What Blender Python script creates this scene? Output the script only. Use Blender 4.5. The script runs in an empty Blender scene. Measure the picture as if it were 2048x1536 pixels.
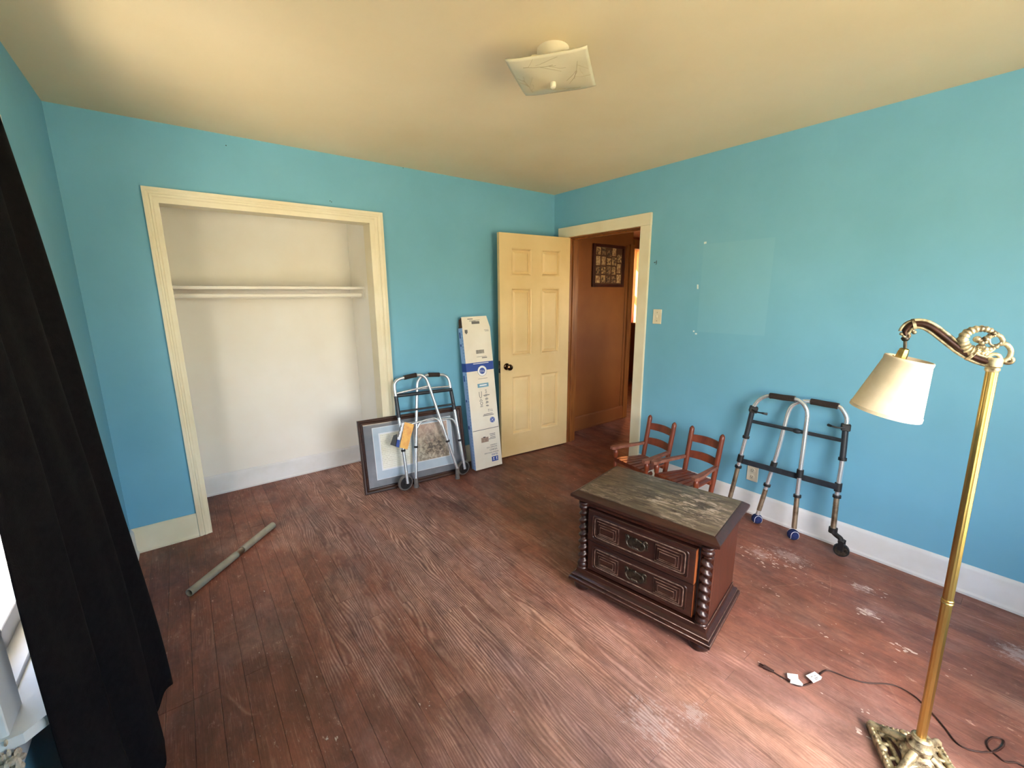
import bpy, bmesh, math, random
from mathutils import Vector, Matrix, noise as mnoise
random.seed(7)
PI = math.pi
C = bpy.context.scene.collection
SC = bpy.context.scene

# ------------------------------------------------------------------ camera
F_PX, YAW, PITCH, ROLL = 854.54, 0.654494, 0.204993, -0.006521
CAM = Vector((-2.9981, -3.2170, 1.5030))
fwd = Vector((math.sin(YAW)*math.cos(PITCH), math.cos(YAW)*math.cos(PITCH), -math.sin(PITCH)))
rgt = fwd.cross(Vector((0, 0, 1))).normalized()
upv = rgt.cross(fwd)
RGT = rgt*math.cos(ROLL) + upv*math.sin(ROLL)
UPV = -rgt*math.sin(ROLL) + upv*math.cos(ROLL)
cd = bpy.data.cameras.new('camera'); cam = bpy.data.objects.new('camera', cd); C.objects.link(cam)
cd.sensor_width = 36; cd.sensor_fit = 'HORIZONTAL'; cd.lens = F_PX*36/2048; cd.clip_start = .02
m = Matrix((RGT, UPV, -fwd)).transposed().to_4x4(); m.translation = CAM
cam.matrix_world = m
SC.camera = cam

def ray(x, y): return fwd + RGT*((x-1024)/F_PX) - UPV*((y-768)/F_PX)
def onp(x, y, P0, n):                       # photo pixel -> point on a plane
    d = ray(x, y); n = Vector(n)
    return CAM + d*((Vector(P0)-CAM).dot(n)/d.dot(n))
def onz(x, y, z=0.0): return onp(x, y, (0, 0, z), (0, 0, 1))

# ------------------------------------------------------------------ light
W = bpy.data.worlds.new('world'); SC.world = W; W.use_nodes = True
wn = W.node_tree; wn.nodes.clear()
sky = wn.nodes.new('ShaderNodeTexSky'); sky.sky_type = 'NISHITA'; sky.sun_disc = False
sky.sun_elevation = math.radians(42); sky.sun_rotation = math.radians(200); sky.air_density = 1.0; sky.dust_density = 2.0
bg = wn.nodes.new('ShaderNodeBackground'); bg.inputs[1].default_value = 0.47
wo = wn.nodes.new('ShaderNodeOutputWorld')
wn.links.new(sky.outputs[0], bg.inputs[0]); wn.links.new(bg.outputs[0], wo.inputs[0])
sl = bpy.data.lights.new('sun', 'SUN'); sl.energy = 27.0; sl.angle = math.radians(.6); sl.color = (1, .93, .80)
so = bpy.data.objects.new('sun', sl); C.objects.link(so)
so.rotation_euler = Vector((-.12, -.52, -.82)).to_track_quat('-Z', 'Y').to_euler()
SC.view_settings.view_transform = 'Standard'; SC.view_settings.look = 'None'
SC.view_settings.gamma = 1; SC.view_settings.use_curve_mapping = False
SC.view_settings.exposure = 2.08

# ------------------------------------------------------------------ helpers
def srgb(r, g, b):
    f = lambda c: (c/255)/12.92 if c/255 <= .04045 else (((c/255)+.055)/1.055)**2.4
    return (f(r), f(g), f(b), 1)

def newmat(name):
    M = bpy.data.materials.new(name); M.use_nodes = True
    nt = M.node_tree; b = nt.nodes['Principled BSDF']
    return M, nt, b
def nd(nt, t, **kw):
    n = nt.nodes.new(t)
    for k, v in kw.items():
        if k in ('inp',):
            for kk, vv in v.items(): n.inputs[kk].default_value = vv
        else: setattr(n, k, v)
    return n
def lk(nt, a, b): nt.links.new(a, b)
def ramp(nt, fac, p0, p1, c0=(0, 0, 0, 1), c1=(1, 1, 1, 1)):
    r = nd(nt, 'ShaderNodeValToRGB'); e = r.color_ramp.elements
    e[0].position = p0; e[0].color = c0; e[1].position = p1; e[1].color = c1
    lk(nt, fac, r.inputs[0]); return r.outputs[0]
def mixc(nt, fac, a, b, mode='MIX'):
    n = nd(nt, 'ShaderNodeMix', data_type='RGBA', blend_type=mode)
    for i, v in ((0, fac), (6, a), (7, b)):
        if hasattr(v, 'is_output'): lk(nt, v, n.inputs[i])
        else: n.inputs[i].default_value = v
    return n.outputs[2]
def math_(nt, op, a, b=0.0):
    n = nd(nt, 'ShaderNodeMath', operation=op)
    for i, v in enumerate((a, b)):
        if hasattr(v, 'is_output'): lk(nt, v, n.inputs[i])
        else: n.inputs[i].default_value = v
    return n.outputs[0]
def noise(nt, vec, scale, detail=4, rough=.55, dist=0):
    n = nd(nt, 'ShaderNodeTexNoise'); n.inputs['Scale'].default_value = scale
    n.inputs['Detail'].default_value = detail; n.inputs['Roughness'].default_value = rough
    n.inputs['Distortion'].default_value = dist
    if vec is not None: lk(nt, vec, n.inputs['Vector'])
    return n.outputs['Fac']
def scaled(nt, vec, s, off=(0, 0, 0)):
    n = nd(nt, 'ShaderNodeMapping'); n.inputs['Scale'].default_value = s; n.inputs['Location'].default_value = off
    lk(nt, vec, n.inputs['Vector']); return n.outputs[0]

def pm(name, c1, c2=None, scale=8, rough=.5, metal=0.0, bump=0.0, bscale=None, stretch=(1, 1, 1), lo=.35, hi=.7, coat=0.0, spec=.5):
    """plain procedural material: two colours mixed by noise, optional bump"""
    M, nt, b = newmat(name)
    tc = nd(nt, 'ShaderNodeTexCoord'); v = scaled(nt, tc.outputs['Object'], stretch)
    b.inputs['Roughness'].default_value = rough; b.inputs['Metallic'].default_value = metal
    b.inputs['Specular IOR Level'].default_value = spec; b.inputs['Coat Weight'].default_value = coat
    c2 = c2 or tuple(c*.82 for c in c1[:3])+(1,)
    f = noise(nt, v, scale, 5)
    lk(nt, mixc(nt, ramp(nt, f, lo, hi), c1, c2), b.inputs['Base Color'])
    if bump:
        bn = nd(nt, 'ShaderNodeBump'); bn.inputs['Strength'].default_value = bump; bn.inputs['Distance'].default_value = .004
        lk(nt, noise(nt, v, bscale or scale*4, 4), bn.inputs['Height']); lk(nt, bn.outputs[0], b.inputs['Normal'])
    return M

class MB:
    """collects shapes (in one space) and links them as one mesh object"""
    def __init__(s): s.v = []; s.f = []
    def add(s, vs, fs):
        o = len(s.v); s.v += [Vector(p) for p in vs]; s.f += [tuple(i+o for i in f) for f in fs]; return s
    def bm(s, bm, M=None):
        bm.verts.index_update()
        return s.add([(M @ v.co) if M else v.co.copy() for v in bm.verts], [[v.index for v in f.verts] for f in bm.faces])
    def box(s, lo, hi, bev=0.0, M=None, seg=1):
        bm = bmesh.new(); bmesh.ops.create_cube(bm, size=1)
        lo = Vector(lo); hi = Vector(hi); c = (lo+hi)/2; d = hi-lo
        for v in bm.verts: v.co = Vector((v.co.x*d.x, v.co.y*d.y, v.co.z*d.z))+c
        if bev: bmesh.ops.bevel(bm, geom=bm.edges[:], offset=bev, segments=seg, profile=.5, affect='EDGES')
        s.bm(bm, M); bm.free(); return s
    def tube(s, pts, r, n=10, cap=True, closed=False, M=None, flat=1.0):
        pts = [Vector(p) for p in pts]; k = len(pts)
        rs = r if isinstance(r, (list, tuple)) else [r]*k
        tg = []
        for i in range(k):
            a = pts[(i-1) % k] if (closed or i > 0) else pts[0]; b = pts[(i+1) % k] if (closed or i < k-1) else pts[-1]
            t = b-a; tg.append(t.normalized() if t.length > 1e-9 else Vector((0, 0, 1)))
        up = Vector((0, 0, 1)) if abs(tg[0].z) < .9 else Vector((1, 0, 0))
        nx = (up-tg[0]*up.dot(tg[0])).normalized(); vs = []
        for i in range(k):
            nx = (nx-tg[i]*nx.dot(tg[i])).normalized(); ny = tg[i].cross(nx)
            for j in range(n):
                a = 2*PI*j/n; vs.append(pts[i]+nx*math.cos(a)*rs[i]*flat+ny*math.sin(a)*rs[i])
        fs = []
        for i in range(k if closed else k-1):
            for j in range(n):
                a, b = i*n+j, i*n+(j+1) % n; i2 = (i+1) % k
                fs.append((a, b, i2*n+(j+1) % n, i2*n+j))
        if cap and not closed: fs += [tuple(range(n))[::-1], tuple((k-1)*n+j for j in range(n))]
        if M: vs = [M @ p for p in vs]
        return s.add(vs, fs)
    def lathe(s, prof, n=24, M=None):
        vs = []; fs = []; k = len(prof)
        for r, z in prof:
            for j in range(n): a = 2*PI*j/n; vs.append(Vector((r*math.cos(a), r*math.sin(a), z)))
        for i in range(k-1):
            for j in range(n): fs.append((i*n+j, i*n+(j+1) % n, (i+1)*n+(j+1) % n, (i+1)*n+j))
        fs += [tuple(range(n))[::-1], tuple((k-1)*n+j for j in range(n))]
        if M: vs = [M @ p for p in vs]
        return s.add(vs, fs)
    def rectloft(s, hx, hy, prof, M=None, cut=0.0):
        """stack of rectangles: prof = (inset, z); cut = clipped corners"""
        vs = []; fs = []
        for ins, z in prof:
            x, y = hx-ins, hy-ins
            if cut: ring = [(-x+cut, -y), (x-cut, -y), (x, -y+cut), (x, y-cut), (x-cut, y), (-x+cut, y), (-x, y-cut), (-x, -y+cut)]
            else: ring = [(-x, -y), (x, -y), (x, y), (-x, y)]
            vs += [Vector((a, b, z)) for a, b in ring]
        n = 8 if cut else 4; k = len(prof)
        for i in range(k-1):
            for j in range(n): fs.append((i*n+j, i*n+(j+1) % n, (i+1)*n+(j+1) % n, (i+1)*n+j))
        fs += [tuple(range(n))[::-1], tuple((k-1)*n+j for j in range(n))]
        if M: vs = [M @ p for p in vs]
        return s.add(vs, fs)
    def poly(s, ring, d):
        """flat outline given as 3D points, thickened by vector d"""
        ring = [Vector(p) for p in ring]; n = len(ring); d = Vector(d)
        return s.add(ring+[p+d for p in ring], [tuple(range(n))[::-1], tuple(range(n, 2*n))]+[(i, (i+1) % n, n+(i+1) % n, n+i) for i in range(n)])
    def ball(s, c, r, sc=(1, 1, 1), u=14, v=9, M=None):
        bm = bmesh.new(); bmesh.ops.create_uvsphere(bm, u_segments=u, v_segments=v, radius=r)
        for q in bm.verts: q.co = Vector((q.co.x*sc[0], q.co.y*sc[1], q.co.z*sc[2]))+Vector(c)
        s.bm(bm, M); bm.free(); return s
    def build(s, name, mat, parent=None, loc=None, local=False, sharp=35, smooth=True):
        me = bpy.data.meshes.new(name); vs = s.v
        if parent is not None and not local:
            inv = wm(parent).inverted(); vs = [inv @ p for p in vs]
        elif loc is not None:
            L = Vector(loc); vs = [p-L for p in vs]
        me.from_pydata([tuple(p) for p in vs], [], s.f)
        b = bmesh.new(); b.from_mesh(me); bmesh.ops.recalc_face_normals(b, faces=b.faces[:]); b.to_mesh(me); b.free()
        if smooth:
            me.polygons.foreach_set('use_smooth', [True]*len(me.polygons)); me.set_sharp_from_angle(angle=math.radians(sharp))
        o = bpy.data.objects.new(name, me); C.objects.link(o)
        if mat: me.materials.append(mat)
        if parent is not None: o.parent = parent
        elif loc is not None: o.location = loc
        return o
def wm(o):
    M = Matrix.LocRotScale(o.location, o.rotation_euler, o.scale)
    return wm(o.parent) @ M if o.parent else M
def thing(name, label, cat, loc=(0, 0, 0), rotz=0.0, group=None):
    o = bpy.data.objects.new(name, None); C.objects.link(o); o.empty_display_size = .05
    o.location = loc; o.rotation_euler = (0, 0, rotz); tag(o, label, cat, group); return o
def tag(o, label, cat, group=None):
    o['label'] = label; o['category'] = cat
    if group: o['group'] = group
    return o
def struct(o, label=None, cat=None):
    o['kind'] = 'structure'
    if label: o['label'] = label
    if cat: o['category'] = cat
    return o
def lp(a, b, t): return Vector(a)*(1-t)+Vector(b)*t
def smooth(pts, k=6):
    """Catmull-Rom through the points"""
    P = [Vector(p) for p in pts]; out = []
    for i in range(len(P)-1):
        p0 = P[max(i-1, 0)]; p1 = P[i]; p2 = P[i+1]; p3 = P[min(i+2, len(P)-1)]
        for j in range(k):
            t = j/k
            out.append(.5*((2*p1)+(p2-p0)*t+(2*p0-5*p1+4*p2-p3)*t*t+(3*p1-p0-3*p2+p3)*t**3))
    return out+[P[-1]]
def text_mb(body, size, M, extrude=.0004, align='CENTER'):
    cu = bpy.data.curves.new('t', 'FONT'); cu.body = body; cu.size = size; cu.align_x = align; cu.align_y = 'CENTER'
    cu.extrude = extrude; cu.resolution_u = 3
    o = bpy.data.objects.new('t', cu); C.objects.link(o)
    dg = bpy.context.evaluated_depsgraph_get(); me = bpy.data.meshes.new_from_object(o.evaluated_get(dg))
    b = MB().add([M @ v.co for v in me.vertices], [tuple(p.vertices) for p in me.polygons])
    bpy.data.objects.remove(o); bpy.data.curves.remove(cu); bpy.data.meshes.remove(me); return b
def align_z(p, d):
    """matrix that puts local z along d at p"""
    q = Vector(d).to_track_quat('Z', 'Y'); return Matrix.Translation(Vector(p)) @ q.to_matrix().to_4x4()
# ------------------------------------------------------------------ materials
BLUE = srgb(122, 184, 212)
def wall_mat(name, patch=False):
    M, nt, b = newmat(name)
    g = nd(nt, 'ShaderNodeNewGeometry'); P = g.outputs['Position']
    n1 = noise(nt, P, 1.3, 5, .6)
    col = mixc(nt, ramp(nt, n1, .35, .7), BLUE, srgb(114, 176, 202))
    n2 = noise(nt, scaled(nt, P, (6, 6, 2.5)), 5, 6, .7)
    col = mixc(nt, ramp(nt, n2, .66, .86, (0, 0, 0, 1), (.35, .35, .35, 1)), col, srgb(150, 196, 202))
    if patch:                                # cleaner rectangle where something hung for years
        s = nd(nt, 'ShaderNodeSeparateXYZ'); lk(nt, P, s.inputs[0])
        def step(v, lo, hi):
            x = math_(nt, 'MULTIPLY', math_(nt, 'GREATER_THAN', v, lo), math_(nt, 'LESS_THAN', v, hi)); return x
        f = math_(nt, 'MULTIPLY', step(s.outputs[1], -2.01, -1.545), step(s.outputs[2], 1.232, 1.846))
        col = mixc(nt, math_(nt, 'MULTIPLY', f, .30), col, srgb(136, 194, 214))
    lk(nt, col, b.inputs['Base Color']); b.inputs['Roughness'].default_value = .55; b.inputs['Specular IOR Level'].default_value = .35
    bn = nd(nt, 'ShaderNodeBump'); bn.inputs['Strength'].default_value = .12; bn.inputs['Distance'].default_value = .003
    lk(nt, noise(nt, P, 60, 4), bn.inputs['Height']); lk(nt, bn.outputs[0], b.inputs['Normal'])
    return M
M_WALL = wall_mat('blue wall paint'); M_WALLR = wall_mat('blue wall paint with faded rectangle', True)
M_CEIL = pm('yellowed ceiling paint', srgb(236, 218, 184), srgb(228, 208, 170), 1.2, .8, bump=.1, bscale=50)
M_TRIM = pm('cream gloss trim paint', srgb(238, 230, 206), srgb(226, 214, 182), 3, .45, bump=.06, bscale=25)
M_WHITE = pm('white baseboard paint', srgb(228, 228, 230), srgb(214, 212, 208), 4, .5, bump=.08, bscale=30)
M_CLOSET = pm('closet wall paint', srgb(246, 243, 236), srgb(240, 234, 222), 1.6, .7, bump=.1, bscale=40)
M_DOOR = pm('cream door paint', srgb(230, 202, 150), srgb(218, 186, 130), 2.4, .42, bump=.05, bscale=40)
M_HALL = pm('tan hall paint', srgb(148, 88, 38), srgb(122, 64, 24), 1.3, .6, bump=.08, bscale=30)
M_BROWN = pm('brown stained trim', srgb(150, 92, 44), srgb(118, 66, 30), 4, .4, stretch=(8, 8, 1))
M_BLACKCLOTH = pm('black curtain cloth', srgb(22, 20, 22), srgb(14, 13, 15), 60, .95, bump=.3, bscale=400, spec=.1)
M_ALU = pm('brushed aluminium', srgb(232, 234, 236), srgb(214, 216, 220), 30, .26, .75, stretch=(1, 1, .2))
M_ALUD = pm('tarnished aluminium', srgb(176, 160, 136), srgb(110, 92, 70), 22, .4, .85, lo=.45, hi=.75)
M_DARKTUBE = pm('dark grey coated tube', srgb(58, 62, 68), srgb(46, 50, 56), 30, .38, .3)
M_BLACKP = pm('black plastic', srgb(34, 33, 33), srgb(24, 23, 23), 40, .5)
M_FOAM = pm('dark foam grip', srgb(58, 46, 40), srgb(40, 32, 28), 200, .9, bump=.4, bscale=600)
M_RUBBER = pm('grey rubber tyre', srgb(112, 108, 104), srgb(92, 88, 84), 40, .7)
M_BLUEBALL = pm('blue tennis ball felt', srgb(26, 42, 96), srgb(18, 28, 70), 90, .95, bump=.5, bscale=500)
M_OFFWHITE = pm('off white plastic', srgb(232, 224, 202), srgb(220, 208, 180), 8, .4)
M_MAHO = pm('dark walnut stained wood', srgb(56, 27, 19), srgb(32, 15, 11), 5, .34, stretch=(2, 14, 14), bump=.1, bscale=30, coat=.15)
M_MAHOS = pm('dark walnut side wood', srgb(84, 40, 25), srgb(50, 23, 15), 5, .36, stretch=(14, 14, 1.6), bump=.1, bscale=30, coat=.15)
M_RAWEDGE = pm('orange raw drawer edge', srgb(164, 92, 46), srgb(136, 70, 34), 6, .5)
M_CHAIR = pm('red brown rocker wood', srgb(132, 62, 34), srgb(96, 40, 22), 6, .38, stretch=(3, 3, 1), bump=.05, coat=.2)
M_CHAIRW = pm('scuffed rocker arm wood', srgb(142, 92, 74), srgb(108, 58, 42), 18, .5, bump=.2, bscale=60)
M_ANTIQUE = pm('antique bronze hardware', srgb(92, 84, 72), srgb(44, 38, 32), 60, .4, .8)
M_BRASS = pm('aged brass', srgb(206, 180, 112), srgb(172, 142, 80), 14, .32, 1.0, stretch=(1, 1, .15))
M_ORN = pm('antique gilt casting', srgb(206, 192, 156), srgb(92, 76, 54), 45, .4, .5, lo=.42, hi=.66)
M_ARMDARK = pm('dark bronze inlay', srgb(70, 40, 26), srgb(44, 24, 18), 30, .4, .5)
M_SHADE = pm('cream fabric shade', srgb(226, 210, 180), srgb(218, 200, 168), 30, .8, bump=.1, bscale=300)
M_GLASSSHADE = pm('frosted cream glass', srgb(222, 212, 182), srgb(212, 200, 166), 5, .2, coat=.3)
M_CARTON = pm('white carton', srgb(236, 228, 212), srgb(226, 214, 194), 4, .6)
M_CARTONBLUE = pm('pale blue carton print', srgb(172, 198, 236), srgb(152, 182, 226), 26, .6)
M_KRAFT = pm('brown carton inside', srgb(96, 58, 38), srgb(72, 40, 26), 10, .8)
M_INKBLUE = pm('blue ink', srgb(44, 76, 156), srgb(40, 70, 146), 5, .6)
M_INKTEAL = pm('teal ink', srgb(118, 162, 184), srgb(108, 152, 176), 5, .6)
M_INKGREY = pm('grey ink', srgb(112, 108, 106), srgb(100, 96, 94), 5, .6)
M_INKBLACK = pm('black ink', srgb(48, 44, 44), srgb(40, 38, 38), 5, .6)
M_INKWHITE = pm('white ink', srgb(236, 236, 236), srgb(228, 228, 228), 5, .6)
M_FRAMEW = pm('dark brown frame wood', srgb(66, 38, 28), srgb(44, 24, 18), 8, .32, stretch=(1, 1, 8), coat=.3)
M_MATGREY = pm('blue grey mat board', srgb(126, 128, 134), srgb(116, 118, 124), 20, .8)
M_MATPALE = pm('pale blue mat board', srgb(190, 204, 216), srgb(182, 198, 210), 20, .8)
M_PAPER = pm('aged paper', srgb(236, 230, 206), srgb(214, 202, 166), 9, .8)
M_WPAPER = pm('white paper', srgb(238, 238, 240), srgb(230, 230, 234), 9, .7)
M_ORANGE = pm('orange printed booklet', srgb(240, 178, 64), srgb(222, 140, 44), 22, .35, lo=.4, hi=.66)
M_CORD = pm('dark brown cord', srgb(58, 30, 22), srgb(44, 22, 16), 40, .5)
M_PIPE = pm('grey plastic pipe', srgb(150, 146, 132), srgb(128, 122, 106), 12, .5, stretch=(1, 1, 1), bump=.08)
M_STEEL = pm('worn steel', srgb(170, 160, 146), srgb(120, 104, 90), 30, .3, 1.0)
M_KNOB = pm('bronze door knob', srgb(112, 84, 60), srgb(74, 52, 36), 20, .2, 1.0)
M_CONCRETE = pm('pale concrete', srgb(226, 216, 196), srgb(208, 198, 178), 2, .9)
M_GROUND = pm('dry grass yard', srgb(180, 168, 134), srgb(152, 142, 110), 1.5, .95)
M_WORN = pm('worn walnut edges', srgb(138, 112, 98), srgb(60, 36, 28), 40, .4)
M_SUBFLOOR = pm('dark gap below planks', srgb(70, 44, 36), srgb(54, 34, 28), 10, .9)
M_EXT = pm('pale outside siding', srgb(214, 212, 206), srgb(200, 198, 190), 3, .8)
M_DIRT = pm('plaster crumbs', srgb(214, 200, 180), srgb(150, 128, 104), 60, .9)
M_FLAKE = pm('pale paint drips', srgb(206, 190, 182), srgb(176, 154, 144), 60, .6)
M_TAPE = pm('white tape scrap', srgb(226, 238, 238), srgb(216, 228, 228), 20, .6)

def schlick(nt):
    lw = nd(nt, 'ShaderNodeLayerWeight'); lw.inputs[0].default_value = .5
    return math_(nt, 'ADD', math_(nt, 'MULTIPLY', math_(nt, 'POWER', lw.outputs['Facing'], 5.0), .5), .03)
def pane_mat():
    M, nt, b = newmat('window glass'); nt.nodes.remove(b)
    out = nt.nodes['Material Output']; t = nd(nt, 'ShaderNodeBsdfTransparent'); g = nd(nt, 'ShaderNodeBsdfGlossy')
    g.inputs['Roughness'].default_value = .02; fr = schlick(nt)
    mx = nd(nt, 'ShaderNodeMixShader'); lk(nt, fr, mx.inputs[0]); lk(nt, t.outputs[0], mx.inputs[1]); lk(nt, g.outputs[0], mx.inputs[2])
    lk(nt, mx.outputs[0], out.inputs[0]); return M
M_PANE = pane_mat()

def floor_mat():
    M, nt, b = newmat('worn red brown painted pine')
    P = nd(nt, 'ShaderNodeNewGeometry').outputs['Position']
    rnd = nd(nt, 'ShaderNodeObjectInfo').outputs['Random']
    off = nd(nt, 'ShaderNodeCombineXYZ'); lk(nt, math_(nt, 'MULTIPLY', rnd, 31.0), off.inputs[0]); lk(nt, math_(nt, 'MULTIPLY', rnd, 57.0), off.inputs[1])
    ad = nd(nt, 'ShaderNodeVectorMath', operation='ADD'); lk(nt, P, ad.inputs[0]); lk(nt, off.outputs[0], ad.inputs[1]); PO = ad.outputs[0]
    mul = lambda x, y: math_(nt, 'MULTIPLY', x, y)
    add = lambda x, y: math_(nt, 'ADD', x, y)
    # growth rings cut lengthwise -> cathedral figure
    fig = noise(nt, scaled(nt, PO, (7, 1.0, 1)), 1.0, 2, .5)
    jit = noise(nt, scaled(nt, PO, (60, 9, 1)), 1.0, 3, .6)
    sx = nd(nt, 'ShaderNodeSeparateXYZ'); lk(nt, PO, sx.inputs[0])
    ph = add(add(mul(sx.outputs[0], 520.0), mul(fig, 85.0)), mul(jit, 3.5))
    ring = ramp(nt, add(mul(math_(nt, 'SINE', ph), .5), .5), .2, .85)
    fine = noise(nt, scaled(nt, PO, (300, 7, 1)), 1.0, 4, .65)
    grit = noise(nt, scaled(nt, P, (70, 34, 1)), 1.0, 6, .75)
    # wear: worst along the walked strip, broken up by paint that still clings
    s = nd(nt, 'ShaderNodeSeparateXYZ'); lk(nt, P, s.inputs[0])
    dx = math_(nt, 'ABSOLUTE', add(s.outputs[0], 2.0))
    strip = ramp(nt, dx, .10, .80, (1, 1, 1, 1), (0, 0, 0, 1))
    w1 = noise(nt, scaled(nt, P, (3.2, 1.2, 1)), 1.4, 5, .6); w2 = noise(nt, scaled(nt, PO, (16, 3.5, 1)), 1.3, 6, .72, .4)
    wear = ramp(nt, add(add(mul(strip, .20), mul(w1, .5)), mul(w2, .42)), .50, .72)
    blotch = noise(nt, P, 1.7, 6, .66, .5)
    paint = mixc(nt, ramp(nt, blotch, .34, .68), srgb(114, 68, 54), srgb(162, 102, 82))
    paint = mixc(nt, ramp(nt, grit, .35, .75, (.0, .0, .0, 1), (.45, .45, .45, 1)), paint, srgb(104, 62, 50))
    paint = mixc(nt, 1.0, paint, mixc(nt, rnd, srgb(222, 214, 212), srgb(255, 252, 248)), 'MULTIPLY')
    paint = mixc(nt, mul(math_(nt, 'SUBTRACT', 1.0, ring), .20), paint, srgb(92, 54, 46))
    bare = mixc(nt, mul(ring, ramp(nt, jit, .25, .65, (.35, .35, .35, 1), (1, 1, 1, 1))), srgb(136, 94, 82), srgb(222, 182, 166))
    col = mixc(nt, mul(wear, .92), paint, bare)
    col = mixc(nt, mul(ramp(nt, fine, .56, .74), .42), col, srgb(196, 156, 140))
    # patchy dusty film, old dark stains, pale scuffs and scratches
    st = noise(nt, P, 2.7, 5, .62, .8); col = mixc(nt, ramp(nt, st, .62, .80, (0, 0, 0, 1), (.55, .55, .55, 1)), col, srgb(94, 62, 56))
    du = noise(nt, scaled(nt, P, (1.8, 1, 1)), 2.2, 6, .7, .3); col = mixc(nt, ramp(nt, du, .52, .78, (0, 0, 0, 1), (.42, .42, .42, 1)), col, srgb(176, 146, 140))
    sc = noise(nt, scaled(nt, P, (30, 11, 1)), 1.6, 5, .75); sm = noise(nt, P, 1.9, 3)
    scf = mul(ramp(nt, sc, .64, .70), ramp(nt, sm, .40, .60)); col = mixc(nt, mul(scf, .55), col, srgb(212, 182, 168))
    vr = nd(nt, 'ShaderNodeTexVoronoi', feature='DISTANCE_TO_EDGE'); vr.inputs['Scale'].default_value = 1.15
    dst = nd(nt, 'ShaderNodeVectorMath', operation='ADD'); lk(nt, P, dst.inputs[0]); nn_ = nd(nt, 'ShaderNodeTexNoise'); nn_.inputs['Scale'].default_value = 3.0; lk(nt, P, nn_.inputs['Vector'])
    sv = nd(nt, 'ShaderNodeVectorMath', operation='SCALE'); lk(nt, nn_.outputs['Color'], sv.inputs[0]); sv.inputs['Scale'].default_value = .12
    lk(nt, sv.outputs[0], dst.inputs[1]); lk(nt, dst.outputs[0], vr.inputs['Vector'])
    scr = mul(ramp(nt, vr.outputs['Distance'], .0015, .004, (1, 1, 1, 1), (0, 0, 0, 1)), ramp(nt, noise(nt, P, 5.5, 3), .5, .62)); col = mixc(nt, mul(scr, .2), col, srgb(206, 172, 152))
    window_glow = ramp(nt, mul(add(s.outputs[1], 4.0), .25), .22, .58, (.38, .38, .38, 1), (0, 0, 0, 1))      # rear-window light painted into the floor colour
    window_glow = mul(window_glow, ramp(nt, math_(nt, 'ABSOLUTE', add(s.outputs[0], 1.95)), .35, .95, (1, 1, 1, 1), (.12, .12, .12, 1)))
    col = mixc(nt, mul(mul(window_glow, 1.7), add(.4, mul(du, .9))), col, srgb(210, 174, 164))
    # grime and chipped paint at every scale
    g1 = noise(nt, scaled(nt, P, (13, 4.5, 1)), 1.0, 6, .78, .6); g2 = noise(nt, P, 3.1, 5, .7, .6)
    gg = ramp(nt, add(mul(g1, .65), mul(g2, .35)), .34, .66, (.12, .12, .12, 1), (.88, .88, .88, 1)); col = mixc(nt, .62, col, gg, 'OVERLAY')
    hue = noise(nt, scaled(nt, P, (2.2, .8, 1)), 1.5, 4, .6); col = mixc(nt, .8, col, mixc(nt, ramp(nt, hue, .38, .62), srgb(222, 218, 222), srgb(248, 238, 222)), 'MULTIPLY')
    ch = noise(nt, scaled(nt, P, (46, 15, 1)), 1.0, 5, .8); col = mixc(nt, mul(ramp(nt, ch, .60, .66), mul(ramp(nt, g2, .44, .62), .6)), col, srgb(208, 174, 160))
    dk = noise(nt, scaled(nt, PO, (34, 3.2, 1)), 1.0, 5, .7); col = mixc(nt, mul(ramp(nt, dk, .60, .72), .55), col, srgb(84, 50, 42))
    # pale spilled-paint patches
    bn_ = noise(nt, scaled(nt, P, (1.4, 1, 1)), 34, 6, .8)
    def blob(x, y, rx, ry):
        q = scaled(nt, P, (1/rx, 1/ry, 0), (-x/rx, -y/ry, 0))
        l = nd(nt, 'ShaderNodeVectorMath', operation='LENGTH'); lk(nt, q, l.inputs[0])
        return ramp(nt, mul(add(l.outputs['Value'], mul(bn_, 4.6)), .2), .52, .62, (1, 1, 1, 1), (0, 0, 0, 1))
    for (x, y, rx, ry, a) in ((-1.84, -2.52, .10, .12, .6), (-1.70, -2.60, .07, .05, .7), (-.37, -2.77, .045, .055, .6), (-.56, -2.84, .04, .05, .8), (-.37, -3.30, .08, .08, .8), (-.36, -2.43, .08, .12, .5), (-.47, -2.31, .06, .08, .5)):
        col = mixc(nt, mul(mul(blob(x, y, rx, ry), a*.75), add(.45, mul(ring, .55))), col, srgb(214, 198, 196))
    lk(nt, col, b.inputs['Base Color'])
    rr = noise(nt, P, 5, 6, .65); lk(nt, ramp(nt, rr, .3, .75, (.40, .40, .40, 1), (.60, .60, .60, 1)), b.inputs['Roughness'])
    bn = nd(nt, 'ShaderNodeBump'); bn.inputs['Strength'].default_value = .4; bn.inputs['Distance'].default_value = .002
    lk(nt, add(mul(ring, mul(wear, .8)), add(mul(fine, .4), mul(grit, .5))), bn.inputs['Height']); lk(nt, bn.outputs[0], b.inputs['Normal'])
    return M
M_FLOOR = floor_mat()

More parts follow.
